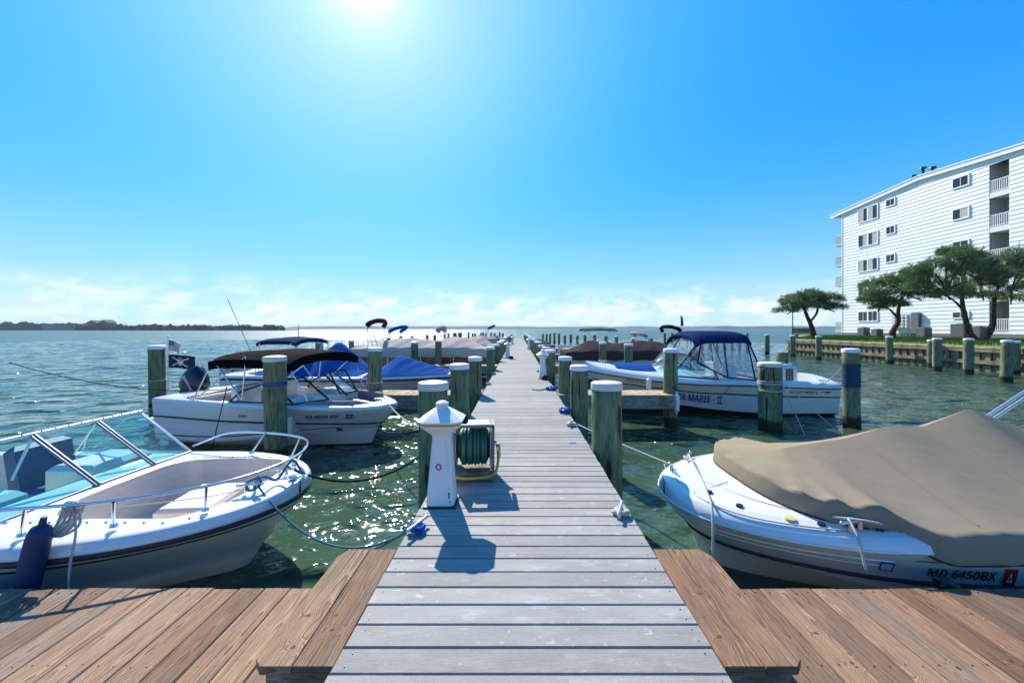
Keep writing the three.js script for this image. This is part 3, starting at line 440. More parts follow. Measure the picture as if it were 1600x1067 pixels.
// ---------- apartment building ----------
{
  const X = 46, EAVE = 18.55, RIDGE = 19.35, zN = -57, zS = -35, zR = -46, rec0 = -39.25, rec1 = -37.65;
  const b = thing('apartment_building', 'white clapboard five-storey apartment building with low gable roof and balconies', 'building', [X, 0, 0], 0);
  const paint = std({ color: lin(0.80, 0.81, 0.83), roughness: 0.6 }), paint2 = std({ color: lin(0.76, 0.775, 0.80), roughness: 0.62 }), trim = std({ color: lin(0.82, 0.82, 0.82), roughness: 0.5 }), greyW = std({ color: lin(0.42, 0.42, 0.43), roughness: 0.8 }), glass = phys({ color: lin(0.03, 0.035, 0.045), roughness: 0.06, ior: 1.5 }), curtain = std({ color: lin(0.5, 0.47, 0.43), roughness: 0.9 }), found = std({ color: lin(0.3, 0.28, 0.25), roughness: 0.9, map: M.cv });
  const roofY = (z) => EAVE + (RIDGE - EAVE) * (1 - Math.abs(z - zR) / 11.5);
  // core behind the siding
  part(b, 'wall', [box(18, EAVE - LAND_Y - 0.1, 17.6, 9.14, (EAVE + LAND_Y) / 2, (zN + rec0) / 2 + 0.02, 'z'), box(18, EAVE - LAND_Y - 0.1, 2.5, 9.14, (EAVE + LAND_Y) / 2, (rec1 + zS) / 2 - 0.02, 'z'), box(16.5, EAVE - LAND_Y, 1.7, 9.9, (EAVE + LAND_Y) / 2, (rec0 + rec1) / 2, 'z')], greyW);
  part(b, 'foundation', box(0.2, 0.45, 22, 0.02, LAND_Y + 0.2, -46, 'z'), found);
  const LAP = 0.41; const lapGeo = (len) => { const s = new THREE.Shape([[0, 0], [-0.06, 0], [-0.018, LAP + 0.02], [0, LAP + 0.02]].map((p) => new THREE.Vector2(...p))); return uvBox(new THREE.ExtrudeGeometry(s, { depth: len, bevelEnabled: false }), 'z'); };
    const lenA = rec0 - zN; const gA2 = lapGeo(lenA), gB2 = lapGeo(2.65);
  let row = 0; for (let y = LAND_Y + 0.42; y < RIDGE - 0.1; y += LAP, row++) {
    let za = zN, zb = zS; if (y + LAP > EAVE) { const k = (y + LAP * 0.35 - EAVE) / (RIDGE - EAVE); za = lerp(zN, zR, clamp(k)); zb = lerp(zS, zR, clamp(k)); }
    if (zb - za < 0.6) break;
    if (y + LAP > EAVE - 0.35) part(b, 'siding_board', lapGeo(zb - za).translate(0, y, za), row % 3 ? paint : paint2);
    else { part(b, 'siding_board', gA2, row % 3 ? paint : paint2).position.set(0, y, zN); part(b, 'siding_board', gB2, row % 2 ? paint : paint2).position.set(0, y, rec1); }
  }
  part(b, 'corner_board', box(0.12, EAVE - LAND_Y - 0.4, 0.14, -0.03, (EAVE + LAND_Y) / 2 + 0.2, zN - 0.02, 'y'), trim);
  // roof
  const slope = Math.atan2(RIDGE - EAVE, 11.5), rl = 12.9 / Math.cos(slope);
  const rf = part(b, 'roof', [-1, 1].map((s) => box(19, 0.28, rl, 9.28, 0, s * rl / 2, 'z').rotateX(s * slope).translate(0, RIDGE + 0.16, zR)), greyW);
  for (const s of [-1, 1]) { part(rf, 'fascia', box(0.08, 0.52, rl, -0.26, 0.0, s * rl / 2, 'z').rotateX(s * slope).translate(0, RIDGE + 0.12, zR), trim); part(rf, 'drip_edge', box(0.05, 0.14, rl, -0.33, 0.22, s * rl / 2, 'z').rotateX(s * slope).translate(0, RIDGE + 0.14, zR), paint2); part(rf, 'soffit', box(0.2, 0.04, rl, -0.12, -0.2, s * rl / 2, 'z').rotateX(s * slope).translate(0, RIDGE + 0.12, zR), paint2); }
  for (const [z, h] of [[-47.4, 0.7], [-46.3, 1.2], [-45.2, 0.8]]) part(rf, 'roof_vent', [cyl(0.14, 0.14, h, 0.6, RIDGE + 0.2, z, 10), cyl(0.34, 0.3, 0.16, 0.6, RIDGE + 0.1 + h, z, 10)], M.black);
  // windows
  const storey = (k) => LAND_Y + 0.55 + k * 3.35;
  const win = (z0, z1, y0, y1, lights, cur) => {
    const h = y1 - y0, w = z1 - z0, zc = (z0 + z1) / 2, yc = (y0 + y1) / 2, f = part(b, 'window', [box(0.14, 0.13, w + 0.24, -0.06, y0 - 0.06, zc, 'z'), box(0.14, 0.13, w + 0.24, -0.06, y1 + 0.06, zc, 'z'), box(0.14, h, 0.13, -0.061, yc, z0 - 0.06, 'y'), box(0.14, h, 0.13, -0.061, yc, z1 + 0.06, 'y')], trim);
    for (let k = 0; k < lights; k++) { const a = z0 + w * k / lights, c = z0 + w * (k + 1) / lights, wide = lights > 2 && k === lights / 2; part(f, 'pane', box(0.02, h, (c - a) - 0.05, -0.085, yc, (a + c) / 2, 'z'), cur && k % 2 === cur % 2 ? curtain : glass); if (k) part(f, 'mullion', box(0.1, h, wide ? 0.22 : 0.05, -0.06, yc, a, 'y'), trim); }
  };
  const zOf = (px) => -X * 630 / (px - 809), yOf = (px, py) => EYE_Y + (514 - py) / (px - 809) * X;
  for (let k = 0; k < 5; k++) {
    const ys = [487, 447.5, 405.5, 365, 324][k], ye = [503, 463, 424.5, 385, 346][k];
    win(zOf(1343.5), zOf(1372.5), yOf(1358, ye - 2), yOf(1358, ys), 4, k === 3 ? 1 : k);
    if (k > 1) win(zOf(1387), zOf(1399.5), yOf(1393, [0, 0, 408.5, 364.5, 321][k]), yOf(1393, [0, 0, 398, 354, 311.5][k]), 2, 0);
    const q = [[487, 498], [432, 448], [376, 393], [325, 343], [276, 293]][k]; win(zOf(1491.5), zOf(1515), yOf(1503, q[1] - 2), yOf(1503, q[0] + 1), 2, k === 3 ? 1 : 0);
  }
  // stair recess with slabs and railings
  for (let k = 0; k < 5; k++) {
    const y = storey(k) - 0.2; part(b, 'landing_slab', box(1.5, 0.5, rec1 - rec0 - 0.02, 0.72, y + 0.1, (rec0 + rec1) / 2, 'z'), paint2);
    const rail = part(b, 'railing', [box(0.06, 0.07, rec1 - rec0 - 0.04, 0.02, y + 1.5, (rec0 + rec1) / 2, 'z'), box(0.06, 0.07, rec1 - rec0 - 0.04, 0.02, y + 0.46, (rec0 + rec1) / 2, 'z')], trim);
    for (let i = 0; i < 9; i++) part(rail, 'baluster', box(0.05, 1.0, 0.05, 0.02, y + 0.98, rec0 + 0.1 + i * 0.175, 'y'), trim);
  }
  // balconies on the far gable side
  for (let k = 0; k < 5; k++) {
    const y = [2.0, 5.55, 8.55, 11.4, 14.35][k], bl = part(b, 'balcony', [box(6, 0.42, 1.5, 3.1, y, zN - 0.78, 'z')], std({ color: lin(0.45, 0.48, 0.5), roughness: 0.7 }));
    part(bl, 'top_rail', [box(6, 0.06, 0.06, 3.1, y + 1.28, zN - 1.48), box(0.06, 0.06, 1.44, 0.13, y + 1.283, zN - 0.75, 'z')], trim);
    for (let i = 0; i < 9; i++) part(bl, 'baluster', box(0.045, 1.05, 0.045, 0.13, y + 0.735, zN - 0.1 - i * 0.165, 'y'), greyW);
    for (let i = 1; i < 14; i++) part(bl, 'baluster', box(0.045, 1.05, 0.045, 0.13 + i * 0.4, y + 0.735, zN - 1.48, 'y'), greyW);
  }
  // electric meters, air conditioners, bits along the wall
  const mp = thing('meter_panel', 'grey electric meter cabinet with rows of round dials on the building wall', 'meter panel', [X - 0.25, LAND_Y + 0.85, -48.2], 0), mg = std({ color: lin(0.34, 0.35, 0.37), roughness: 0.5, metalness: 0.4 });
  part(mp, 'cabinet', box(0.3, 1.75, 2.3, 0, 0.95, 0.35, 'z'), mg); part(mp, 'side_cabinet', box(0.36, 1.95, 0.85, 0, 0.95, 1.95, 'z'), std({ color: lin(0.12, 0.125, 0.135), roughness: 0.5 }));
  for (let i = 0; i < 4; i++) for (let j = 0; j < 4; j++) part(mp, 'meter', cyl(0.15, 0.13, 0.14, 0, 0, 0, 14).rotateZ(Math.PI / 2).translate(-0.14, 0.36 + j * 0.4, -0.5 + i * 0.5), j % 2 ? M.aluWhite : M.paintWhite);
  for (let i = 0; i < 5; i++) part(mp, 'conduit', cyl(0.04, 0.04, 0.95, -0.05, -0.87, -0.5 + i * 0.45, 8), mg);
  const acs = [[X - 1.0, -52.4, 1.15, 'grey air conditioner left of the meter cabinet by the wall'], [X - 1.2, -50.2, 0.95, 'dark air conditioner behind the middle pine trunk'], [X - 1.4, -44.2, 1.1, 'dark air conditioner between the twin pine stems'], [X - 1.3, -40.6, 1.5, 'black air conditioner right of the twin pine stems'], [X - 1.5, -38.9, 1.2, 'dark air conditioner at the foot of the stair recess']];
  for (const [x, z, s, l] of acs) { const a = thing('air_conditioner', l, 'air conditioner', [x, LAND_Y, z], 0, 'air conditioners along the wall'), dm = std({ color: lin(0.07, 0.075, 0.08), roughness: 0.6, metalness: 0.3 }); part(a, 'housing', cbox(0.8, 0.95 * s, 0.85 * s, 0.03, 'y').translate(0, 0.48 * s, 0), dm); part(a, 'fan_grille', new THREE.TorusGeometry(0.28, 0.03, 6, 20).rotateX(Math.PI / 2).translate(0, 0.97 * s, 0), M.black); for (let k = 0; k < 6; k++) part(a, 'louvre', box(0.02, 0.03, 0.72 * s, -0.405, 0.18 * s + k * 0.12 * s, 0, 'z'), mg); }
}
// ---------- pines ----------
{
  const bark = std({ roughness: 0.95, map: tex(128, 256, (u, v) => { const a = fbm(u * 8, v * 10, 8, 10, 41, 4), c = sstep(0.55, 0.62, vnoise(u * 14, v * 9, 14, 9, 44)); return mix3(c255(98, 82, 66), c255(48, 38, 30), clamp(a * 0.7 + c * 0.5)); }), bumpMap: tex(128, 256, (u, v) => vnoise(u * 14, v * 9, 14, 9, 44), { srgb: false }), bumpScale: 0.03 });
  const needle = [[0.075, 0.15, 0.028], [0.055, 0.12, 0.026], [0.11, 0.18, 0.035]].map((c) => phys({ color: lin(...c), roughness: 0.95, transmission: 0.6, thickness: 0 }));
  function pine3(label, base, trunkPaths, pads, seed) {
    const R = rng(seed), t = thing('pine_tree', label, 'tree', base, 0, 'wind-shaped pines on the lawn'), tg = [], twig = [];
    for (const { pts, r0, r1 } of trunkPaths) { const c = new THREE.CatmullRomCurve3(pts.map((p) => V(...p))), n = 16, rings = []; for (let j = 0; j <= n; j++) { const p = c.getPoint(j / n), r = lerp(r0, r1, j / n) * (j === 0 ? 1.35 : 1), ring = []; for (let i = 0; i < 10; i++) { const a = -i / 10 * 6.283; ring.push(V(p.x + r * (1 + 0.15 * (R() - 0.5)) * Math.cos(a), p.y, p.z + r * (1 + 0.15 * (R() - 0.5)) * Math.sin(a))); } rings.push(ring); } const g = loft(rings, { closed: true }); const uv = g.attributes.uv; for (let i = 0; i < uv.count; i++) uv.setY(i, uv.getY(i) * 3); tg.push(g); }
    const pos = [[], [], []], nor = [[], [], []];
    for (const pad of pads) {   // a pad of shoots: [x, y, z, rx, ry, rz, tip of the limb it grows from, density]
      const [x, y, z, rx, ry, rz, from, n] = pad; tg.push(tube([from, [lerp(from[0], x, 0.5), lerp(from[1], y, 0.6) - 0.1, lerp(from[2], z, 0.5)], [x, y - ry * 0.3, z]], 0.055, 8, 6));
      for (let k = 0; k < n; k++) {
        const a = R() * 6.283, rr = Math.sqrt(R()), lump = 0.75 + 0.4 * vnoise(a * 2 + x, y * 3 + z, 1e5, 1e5, seed), px = x + rx * rr * lump * Math.cos(a), pz = z + rz * rr * lump * Math.sin(a), py = y + ry * (Math.sqrt(1 - rr * rr * 0.9) * (0.2 + 0.8 * R()) - 0.35 * rr * R()) * lump;
        if (k % 18 === 0) twig.push(bar([lerp(x, px, 0.25), lerp(y - ry * 0.3, py, 0.4), lerp(z, pz, 0.25)], [px, py, pz], 0.009, 4));
        const up = V((px - x) / rx * 0.9 + (R() - 0.5) * 0.8, 0.8 + (R() - 0.5) * 0.7, (pz - z) / rz * 0.9 + (R() - 0.5) * 0.8).normalize(), mm = R() < 0.25 ? 2 : R() < 0.5 ? 1 : 0, len = 0.2 + 0.18 * R(), P = pos[mm], Nn = nor[mm];
        for (let q = 0; q < 13; q++) {
          const d = up.clone().multiplyScalar(0.75).add(V(R() - 0.5, R() - 0.5, R() - 0.5).multiplyScalar(1.7)).normalize(), s = V(R() - 0.5, R() - 0.5, R() - 0.5).cross(d).normalize().multiplyScalar(0.0115), o = V(px, py, pz).addScaledVector(up, len * 0.75 * (q / 13)), e = o.clone().addScaledVector(d, len);
          P.push(o.x - s.x, o.y - s.y, o.z - s.z, o.x + s.x, o.y + s.y, o.z + s.z, e.x, e.y, e.z); const nn = s.clone().cross(d).normalize(); for (let w = 0; w < 3; w++) Nn.push(nn.x, nn.y, nn.z);
        }
      }
    }
    part(t, 'trunk', tg, bark); 
    const cr = part(t, 'crown', twig, bark); pos.forEach((p, i) => { const g = new THREE.BufferGeometry(); g.setAttribute('position', new THREE.Float32BufferAttribute(p, 3)); g.setAttribute('normal', new THREE.Float32BufferAttribute(nor[i], 3)); const m = part(cr, 'needles', g, needle[i]); m.userData.kind = 'stuff'; });
    return t;
  }
  // outlines given as picture points at each tree's own depth, turned to metres from its foot
  const pads = (Z, bx, R, list, tips) => list.map(([px, py, w, h, n]) => { const c = at(px, py, Z), x = c.x - bx, y = c.y - LAND_Y, zo = (R() - 0.5) * w / 630 * Z * 1.1; let best = tips[0], bd = 1e9; for (const q of tips) { const d = Math.hypot(q[0] - x, q[1] - y); if (d < bd) { bd = d; best = q; } } return [x, y, zo, w / 630 * Z / 2 * 1.12, h / 630 * Z / 2 * 1.65, w / 630 * Z / 2, best, Math.round(n * 2.0)]; });
  const R = rng(5);
  { const Z = 40, bx = (1274 - 809) / 630 * Z, tips = [[-0.9, 3.2, 0], [-1.4, 3.5, 0], [0.2, 3.4, 0]];
    pine3('lone flat-topped pine leaning left near the tip of the lawn', [bx, LAND_Y, -Z], [{ pts: [[0, -0.1, 0], [-0.35, 1.2, 0], [-0.9, 2.3, 0.1], [-1.2, 3.4, 0]], r0: 0.26, r1: 0.12 }, { pts: [[-0.5, 1.6, 0], [0.1, 2.5, 0.1], [0.3, 3.4, 0]], r0: 0.14, r1: 0.08 }], pads(Z, bx, R, [[1226, 488, 30, 13, 110], [1232, 478, 30, 13, 110], [1246, 471, 34, 15, 130], [1262, 466, 36, 16, 150], [1280, 465, 34, 15, 140], [1297, 471, 30, 15, 120], [1300, 484, 26, 13, 100], [1285, 478, 30, 14, 110], [1254, 483, 30, 12, 100], [1270, 476, 40, 14, 120]], tips), 71); }
  { const Z = 38, bx = (1395 - 809) / 630 * Z, tips = [[0.2, 3.4, 0], [1.2, 4.2, 0], [-1, 3.2, 0]];
    pine3('middle pine with an upright crooked trunk in front of the meter cabinet', [bx, LAND_Y, -Z], [{ pts: [[0, -0.1, 0], [0.05, 0.7, 0], [0.45, 1.6, 0.1], [0.55, 2.6, 0], [0.9, 4.0, 0]], r0: 0.3, r1: 0.1 }, { pts: [[0.5, 2.0, 0], [-0.3, 2.8, 0], [-1.2, 3.2, 0.1]], r0: 0.13, r1: 0.07 }], pads(Z, bx, R, [[1350, 472, 28, 14, 100], [1362, 462, 30, 16, 110], [1374, 474, 34, 16, 120], [1378, 448, 32, 18, 130], [1396, 442, 34, 18, 130], [1404, 462, 36, 20, 140], [1414, 432, 24, 16, 100], [1424, 446, 34, 22, 140], [1432, 466, 34, 18, 120], [1390, 478, 30, 14, 100], [1444, 452, 28, 20, 120], [1418, 478, 32, 12, 90], [1366, 484, 22, 10, 60], [1440, 434, 24, 18, 90]], tips), 83); }
  { const Z = 32, bx = (1530 - 809) / 630 * Z, tips = [[-1.2, 3.6, 0], [1.4, 3.6, 0], [0.2, 4.4, 0], [-2.6, 3.8, 0], [2.6, 4, 0]];
    pine3('big spreading pine with two curved stems at the right picture edge', [bx, LAND_Y, -Z], [{ pts: [[-0.1, -0.1, 0], [-0.7, 0.6, 0], [-1.1, 1.5, 0.1], [-1.3, 3.0, 0], [-1.3, 4.4, 0]], r0: 0.28, r1: 0.1 }, { pts: [[0.15, -0.1, 0.1], [0.8, 0.7, 0.1], [1.15, 1.6, 0], [1.2, 3.0, 0], [1.6, 4.4, 0]], r0: 0.26, r1: 0.1 }, { pts: [[-1.2, 2.4, 0], [-2.0, 3.2, 0], [-3, 3.8, 0]], r0: 0.11, r1: 0.06 }], pads(Z, bx, R, [[1442, 432, 34, 24, 130], [1448, 452, 34, 20, 120], [1464, 422, 40, 26, 150], [1484, 408, 38, 24, 150], [1486, 398, 22, 16, 90], [1470, 444, 42, 22, 150], [1494, 436, 44, 24, 150], [1500, 458, 42, 20, 130], [1514, 420, 40, 24, 150], [1530, 440, 44, 24, 150], [1538, 412, 40, 26, 150], [1560, 424, 44, 26, 160], [1556, 448, 44, 20, 130], [1580, 408, 40, 26, 150], [1592, 432, 46, 28, 160], [1588, 456, 44, 18, 120], [1610, 416, 44, 30, 150], [1472, 466, 38, 14, 90], [1530, 466, 40, 14, 90], [1600, 470, 40, 16, 90], [1640, 430, 60, 40, 160]], tips), 97); }
}
// ---------- far shores ----------
{
  const R = rng(19), leaf = std({ color: lin(0.03, 0.045, 0.025), roughness: 0.95 }), sand = std({ color: lin(0.30, 0.27, 0.22), roughness: 0.95 });
  const shore = (name, label, Z, px0, px1, hpx0, hpx1, step, mat) => {
    const g = []; for (let px = px0; px < px1; px += step * (0.6 + 0.8 * R())) { const k = (px - px0) / (px1 - px0), h = lerp(hpx0, hpx1, k) / 630 * Z * (0.72 + 0.42 * R()), w = step / 630 * Z * (0.6 + 0.5 * R()), s = new THREE.IcosahedronGeometry(1, 2), p = s.attributes.position, sd = Math.floor(R() * 1000); for (let i = 0; i < p.count; i++) { const f = 0.78 + 0.5 * vnoise(p.getX(i) * 3 + sd, p.getY(i) * 3 + p.getZ(i) * 2, 1e5, 1e5, 3); p.setXYZ(i, p.getX(i) * f * w, Math.max(-0.3, p.getY(i) * f) * h, p.getZ(i) * f * w); } s.computeVertexNormals(); g.push(s.translate((px - 809) / 630 * Z, 0.3, -Z - R() * w * 3)); }
    single(name, g, mat, label, 'woods', null, 'stuff');
  };
  shore('shore_woods', 'dark wooded far shore on the left horizon', 585, 112, 446, 9.5, 7.5, 5, leaf); shore('shore_woods', 'dark trees behind the long far building at the left picture edge', 700, -60, 140, 12, 11, 9, leaf);
  const hill = (label, Z, px0, px1, h, seed) => { const top = [], bot = [], back = [], n = 160; for (let i = 0; i <= n; i++) { const px = lerp(px0, px1, i / n), x = (px - 809) / 630 * Z, e = sstep(0, 0.05, i / n) * sstep(1, 0.95, i / n), y = (h / 630 * Z) * (0.55 + 0.6 * fbm(i * 0.13, seed, 1e5, 1e5, seed, 4)) * e + 0.5; top.push(V(x, y, -Z - 60)); bot.push(V(x, -1, -Z)); back.push(V(x, -1, -Z - 200)); } return single('far_hills', loft([bot, top, back], { flip: false }), leaf, label, 'hills', null, 'structure'); };
  hill('low hazy far shore across the middle of the horizon', 3600, 420, 1170, 5.2, 4); hill('low wooded far shore right of the pier on the horizon', 2200, 1120, 1460, 5.8, 8);
  const spit = single('far_beach', box(420, 1.6, 60, (225 - 809) / 630 * 620, 0.3, -640), sand, 'thin pale beach line at the foot of the far left shore', 'beach', null, 'structure');
  const wallM = [[0.30, 0.32, 0.35], [0.10, 0.09, 0.085], [0.24, 0.24, 0.25], [0.09, 0.10, 0.12]].map((c) => std({ color: lin(...c), roughness: 0.8 })), roofM = std({ color: lin(0.12, 0.11, 0.11), roughness: 0.9 }), dark = std({ color: lin(0.03, 0.035, 0.04), roughness: 0.3 });
  const Z = 600, block = (label, px, w, h, floors, n, m, gable) => { const t = thing('shore_building', label, 'building', [(px - 809) / 630 * Z, 0.6, -Z], 0, 'buildings on the far shore'), W = w / 630 * Z, H = h / 630 * Z; part(t, 'wall', box(W, H, 14, 0, H / 2, 0), wallM[m]); if (gable) { const s = new THREE.Shape([[-W * 0.56, 0], [0, H * 0.4], [W * 0.56, 0]].map((p) => new THREE.Vector2(...p))); part(t, 'roof', new THREE.ExtrudeGeometry(s, { depth: 15, bevelEnabled: false }).translate(0, H, -7.5), roofM); } else part(t, 'roof', box(W + 1, 0.5, 15, 0, H + 0.2, 0), roofM); for (let f = 0; f < floors; f++) for (let k = 0; k < n; k++) part(t, 'window', box(W / n * 0.62, H / floors * 0.55, 0.2, (k + 0.5 - n / 2) * W / n, (f + 0.55) * H / floors, 7.05), dark); };
  block('long low brown far building at the left picture edge', 12, 100, 9.5, 3, 16, 1, false); block('long white-banded three-storey building on the far left shore', 100, 56, 9.5, 3, 12, 0, false); block('tall pale house on the far left shore beside the long building', 150, 16, 11, 3, 3, 2, true); block('grey gabled house on the far left shore', 168, 12, 11.5, 3, 3, 3, true);
  const hs = [190, 204, 219, 236, 252, 270, 287, 305, 324, 343, 362, 384, 405, 424]; hs.forEach((px, i) => block(`small dark gabled house, ${['first', 'second', 'third', 'fourth', 'fifth', 'sixth', 'seventh', 'eighth', 'ninth', 'tenth', 'eleventh', 'twelfth', 'thirteenth', 'fourteenth'][i]} from the left among the far shore trees`, px, 6 + R() * 5, 4 + R() * 2.5, 2, 2, [1, 2, 3, 0][i % 4], true));
}
// ---------- boats: own axes x = forward (stern 0, bow L), y = up from the waterline, z = starboard ----------
function hullForm(o) {
  const { L, B, ys, ym, yb, bowLen, p = 2, q = 2, rake = 0.7, draft = 0.3, chine = 0.06, chineBow = 0.45, flare = 0.2, sternTaper = 0.05 } = o;
  const hb = (x) => { const d = L - x; if (d <= 0) return 0; const st = 1 - sternTaper * sstep(L * 0.45, 0, x); return d < bowLen ? B / 2 * Math.pow(1 - Math.pow(1 - d / bowLen, p), 1 / q) : B / 2 * st; };
  const sheer = (x) => { const t = x / L; return t < 0.5 ? lerp(ys, ym, sm(t * 2)) : lerp(ym, yb, Math.pow((t - 0.5) * 2, 1.6)); };
  const bow = (x) => sstep(L - bowLen * 1.7, L, x);
  const vc = 0.38;
  const pt = (x, v, side) => {   // v: 0 keel, vc chine, 1 sheer
    const h = hb(x), b = bow(x), cy = lerp(chine, chineBow * sheer(x), b), ch = h * (0.93 - flare * b);
    let z, y; if (v < vc) { const k = v / vc; z = ch * k; y = lerp(-draft, cy, Math.pow(k, 1.25)); } else { const k = (v - vc) / (1 - vc); z = lerp(ch, h, Math.pow(k, 1 + 0.7 * b)); y = lerp(cy, sheer(x), k); }
    return V(x - rake * Math.pow(1 - v, 1.3) * Math.pow(b, 1.5), y, side * z);
  };
  const xs = []; for (let i = 0; i <= 90; i++) { const s = i / 90; xs.push(L * (1 - Math.pow(1 - s, 1.9))); }
  const low = (x, drop, side, out) => { const cy = lerp(chine, chineBow * sheer(x), bow(x)), p = pt(x, vc + (1 - vc) * clamp(1 - drop / Math.max(0.05, sheer(x) - cy)), side); p.z += side * out; if (x > L - 1e-3) p.x += out; return p; };   // a point of the side so far below the sheer
  const inside = (x, y) => { let best = 0; for (let v = 0.02; v <= 1; v += 0.03) { let q = x; for (let k = 0; k < 6; k++) q = Math.min(L, x + rake * Math.pow(1 - v, 1.3) * Math.pow(bow(q), 1.5)); const p = pt(q, v, 1); if (p.y >= y) return Math.abs(p.x - x) > 0.02 ? 0 : p.z; } return hb(x); };   // half breadth of the hull at a height
  return { ...o, hb, sheer, bow, pt, xs, vc, low, inside };
}
function hullParts(t, F, { hullMat = M.gel, bottomMat = M.bottom, bottomV = 0.25, rub = M.rubber, rubR = 0.024, rubDrop = 0.015, stripes = [], transom = true }) {
  const vs = []; for (let k = 0; k <= 14; k++) vs.push(k / 14);
  const band = (v0, v1, n, push = 0) => [-1, 1].map((s) => loft(F.xs.map((x) => { const r = []; for (let k = 0; k <= n; k++) { const p = F.pt(x, lerp(v0, v1, k / n), s); p.z += s * push; r.push(p); } return r; }), { flip: s > 0 }));
  const g = band(bottomV, 1, 30);
  if (transom) { const ring = []; for (let k = 20; k >= 0; k--) ring.push(F.pt(0, k / 20, -1)); for (let k = 0; k <= 20; k++) ring.push(F.pt(0, k / 20, 1)); g.push(loft([ring, ring.map((p) => V(p.x, p.y, p.z * 0.001))], { flip: true })); }
  const h = part(t, 'hull', g, hullMat);
  part(t, 'hull_bottom', band(0, bottomV, 5), bottomMat);
  const path = []; const xs2 = F.xs.filter((_, i) => i % 2 === 0); for (const x of xs2) path.push(F.low(x, rubDrop, -1, 0.006)); for (const x of xs2.slice(0, -1).reverse()) path.push(F.low(x, rubDrop, 1, 0.006));
  if (rub) part(t, 'rub_rail', tube(path, rubR, 140, 8), rub);
  for (const [v0, v1, mat, x0 = 0, x1 = 1] of stripes) part(t, 'stripe', [-1, 1].map((s) => loft(F.xs.filter((x) => x >= x0 * F.L && x <= x1 * F.L).map((x) => [0, 1].map((k) => { const p = F.pt(x, lerp(v0, v1, k), s); p.z += s * 0.004; return p; })), { flip: s < 0 })), mat);
  return h;
}
// deck with openings: {x0, x1, inset, floor, n}
function deckParts(t, F, openings, { deckMat = M.gel, linerMat = M.gelCream, floorMat = M.gelCream, crown = 0.04, lip = 0.05, round = 0.05 } = {}) {
  const xs = new Set(F.xs); for (const o of openings) for (let k = 0; k <= 24; k++) { const s = k / 24, e = 0.5 - 0.5 * Math.cos(Math.PI * (0.5 - 0.5 * Math.cos(Math.PI * s))); xs.add(lerp(o.x0, o.x1, e)); }
  const X = [...xs].filter((x) => x >= 0.001).sort((a, b) => a - b).filter((x, i, A) => !i || x - A[i - 1] > 0.002); X.unshift(0.001); X.push(F.L - 0.0002);
  const inner = (x) => { for (const o of openings) if (x > o.x0 && x < o.x1) { const s = (x - o.x0) / (o.x1 - o.x0), n = o.n || 8; return [Math.max(0.001, Math.min(F.hb(x) - o.inset, o.max || 9) * Math.pow(Math.max(0, 1 - Math.pow(Math.abs(2 * s - 1), n)), 1 / n)), o]; } return [0, null]; };
  const dy = (x, z) => F.sheer(x) + lip + crown * (1 - Math.pow(clamp(Math.abs(z) / Math.max(F.hb(x), 0.01)), 2));
  const top = [-1, 1].map((s) => loft(X.map((x) => { const h = F.hb(x), w = Math.min(inner(x)[0], Math.max(h - round, 0) * 0.999), r = Math.min(round, h * 0.6), out = [V(x, F.sheer(x), s * h), V(x, F.sheer(x) + lip * 0.6, s * (h - r * 0.12)), V(x, F.sheer(x) + lip * 0.95, s * (h - r * 0.55)), V(x, dy(x, h - r), s * (h - r))]; for (let k = 1; k <= 6; k++) { const z = lerp(h - r, w, k / 6); out.push(V(x, dy(x, z), s * z)); } return out; }), { flip: s > 0, crease: 0.9 }));
  part(t, 'deck', top, deckMat);
  openings.forEach((o) => {
    const sub = [o.x0, ...X.filter((x) => x > o.x0 + 1e-4 && x < o.x1 - 1e-4), o.x1], walls = [-1, 1].map((s) => loft(sub.map((x) => { const w = x === o.x0 || x === o.x1 ? 0 : inner(x)[0]; return [V(x, dy(x, w), s * w), V(x, dy(x, w) - 0.03, s * (w + (w ? 0.004 : 0))), ...[0.3, 0.6, 1].map((k) => { const y = lerp(dy(x, w), o.floor - 0.01, k); return V(x, y, s * Math.min(w, Math.max(0, F.inside(x, y) - 0.035))); })]; }), { flip: s > 0, crease: 0.7 }));
    const lp = part(t, 'cockpit_liner', walls[0], o.liner || linerMat); part(lp, 'inner_side', walls[1], o.liner || linerMat);
    part(lp, 'floor', loft(sub.map((x) => { const w = Math.min(inner(x)[0], Math.max(0, F.inside(x, o.floor) - 0.03)); return [V(x, o.floor, -w), V(x, o.floor, 0), V(x, o.floor, w)]; }), { flip: true }), o.floorMat || floorMat);
  });
  return { dy, inner };
}
// writing that follows a hull side: x0..x1 along the boat, v0..v1 up the side; bow-forward reading on either side
function decal(parent, name, F, side, x0, x1, v0, v1, mat, push = 0.012) {
  const n = 16, pos = [], uv = [], idx = []; for (let j = 0; j <= 4; j++) for (let i = 0; i <= n; i++) { const p = F.pt(lerp(x0, x1, i / n), lerp(v0, v1, j / 4), side); pos.push(p.x, p.y, p.z + side * push); uv.push(side > 0 ? i / n : 1 - i / n, j / 4); }
  for (let j = 0; j < 4; j++) for (let i = 0; i < n; i++) { const a = j * (n + 1) + i, b = a + 1, c = a + n + 1, d = c + 1; side > 0 ? idx.push(a, b, c, b, d, c) : idx.push(a, c, b, b, c, d); }
  const g = new THREE.BufferGeometry(); g.setAttribute('position', new THREE.Float32BufferAttribute(pos, 3)); g.setAttribute('uv', new THREE.Float32BufferAttribute(uv, 2)); g.setIndex(idx); g.computeVertexNormals();
  return part(parent, name, g, mat);
}
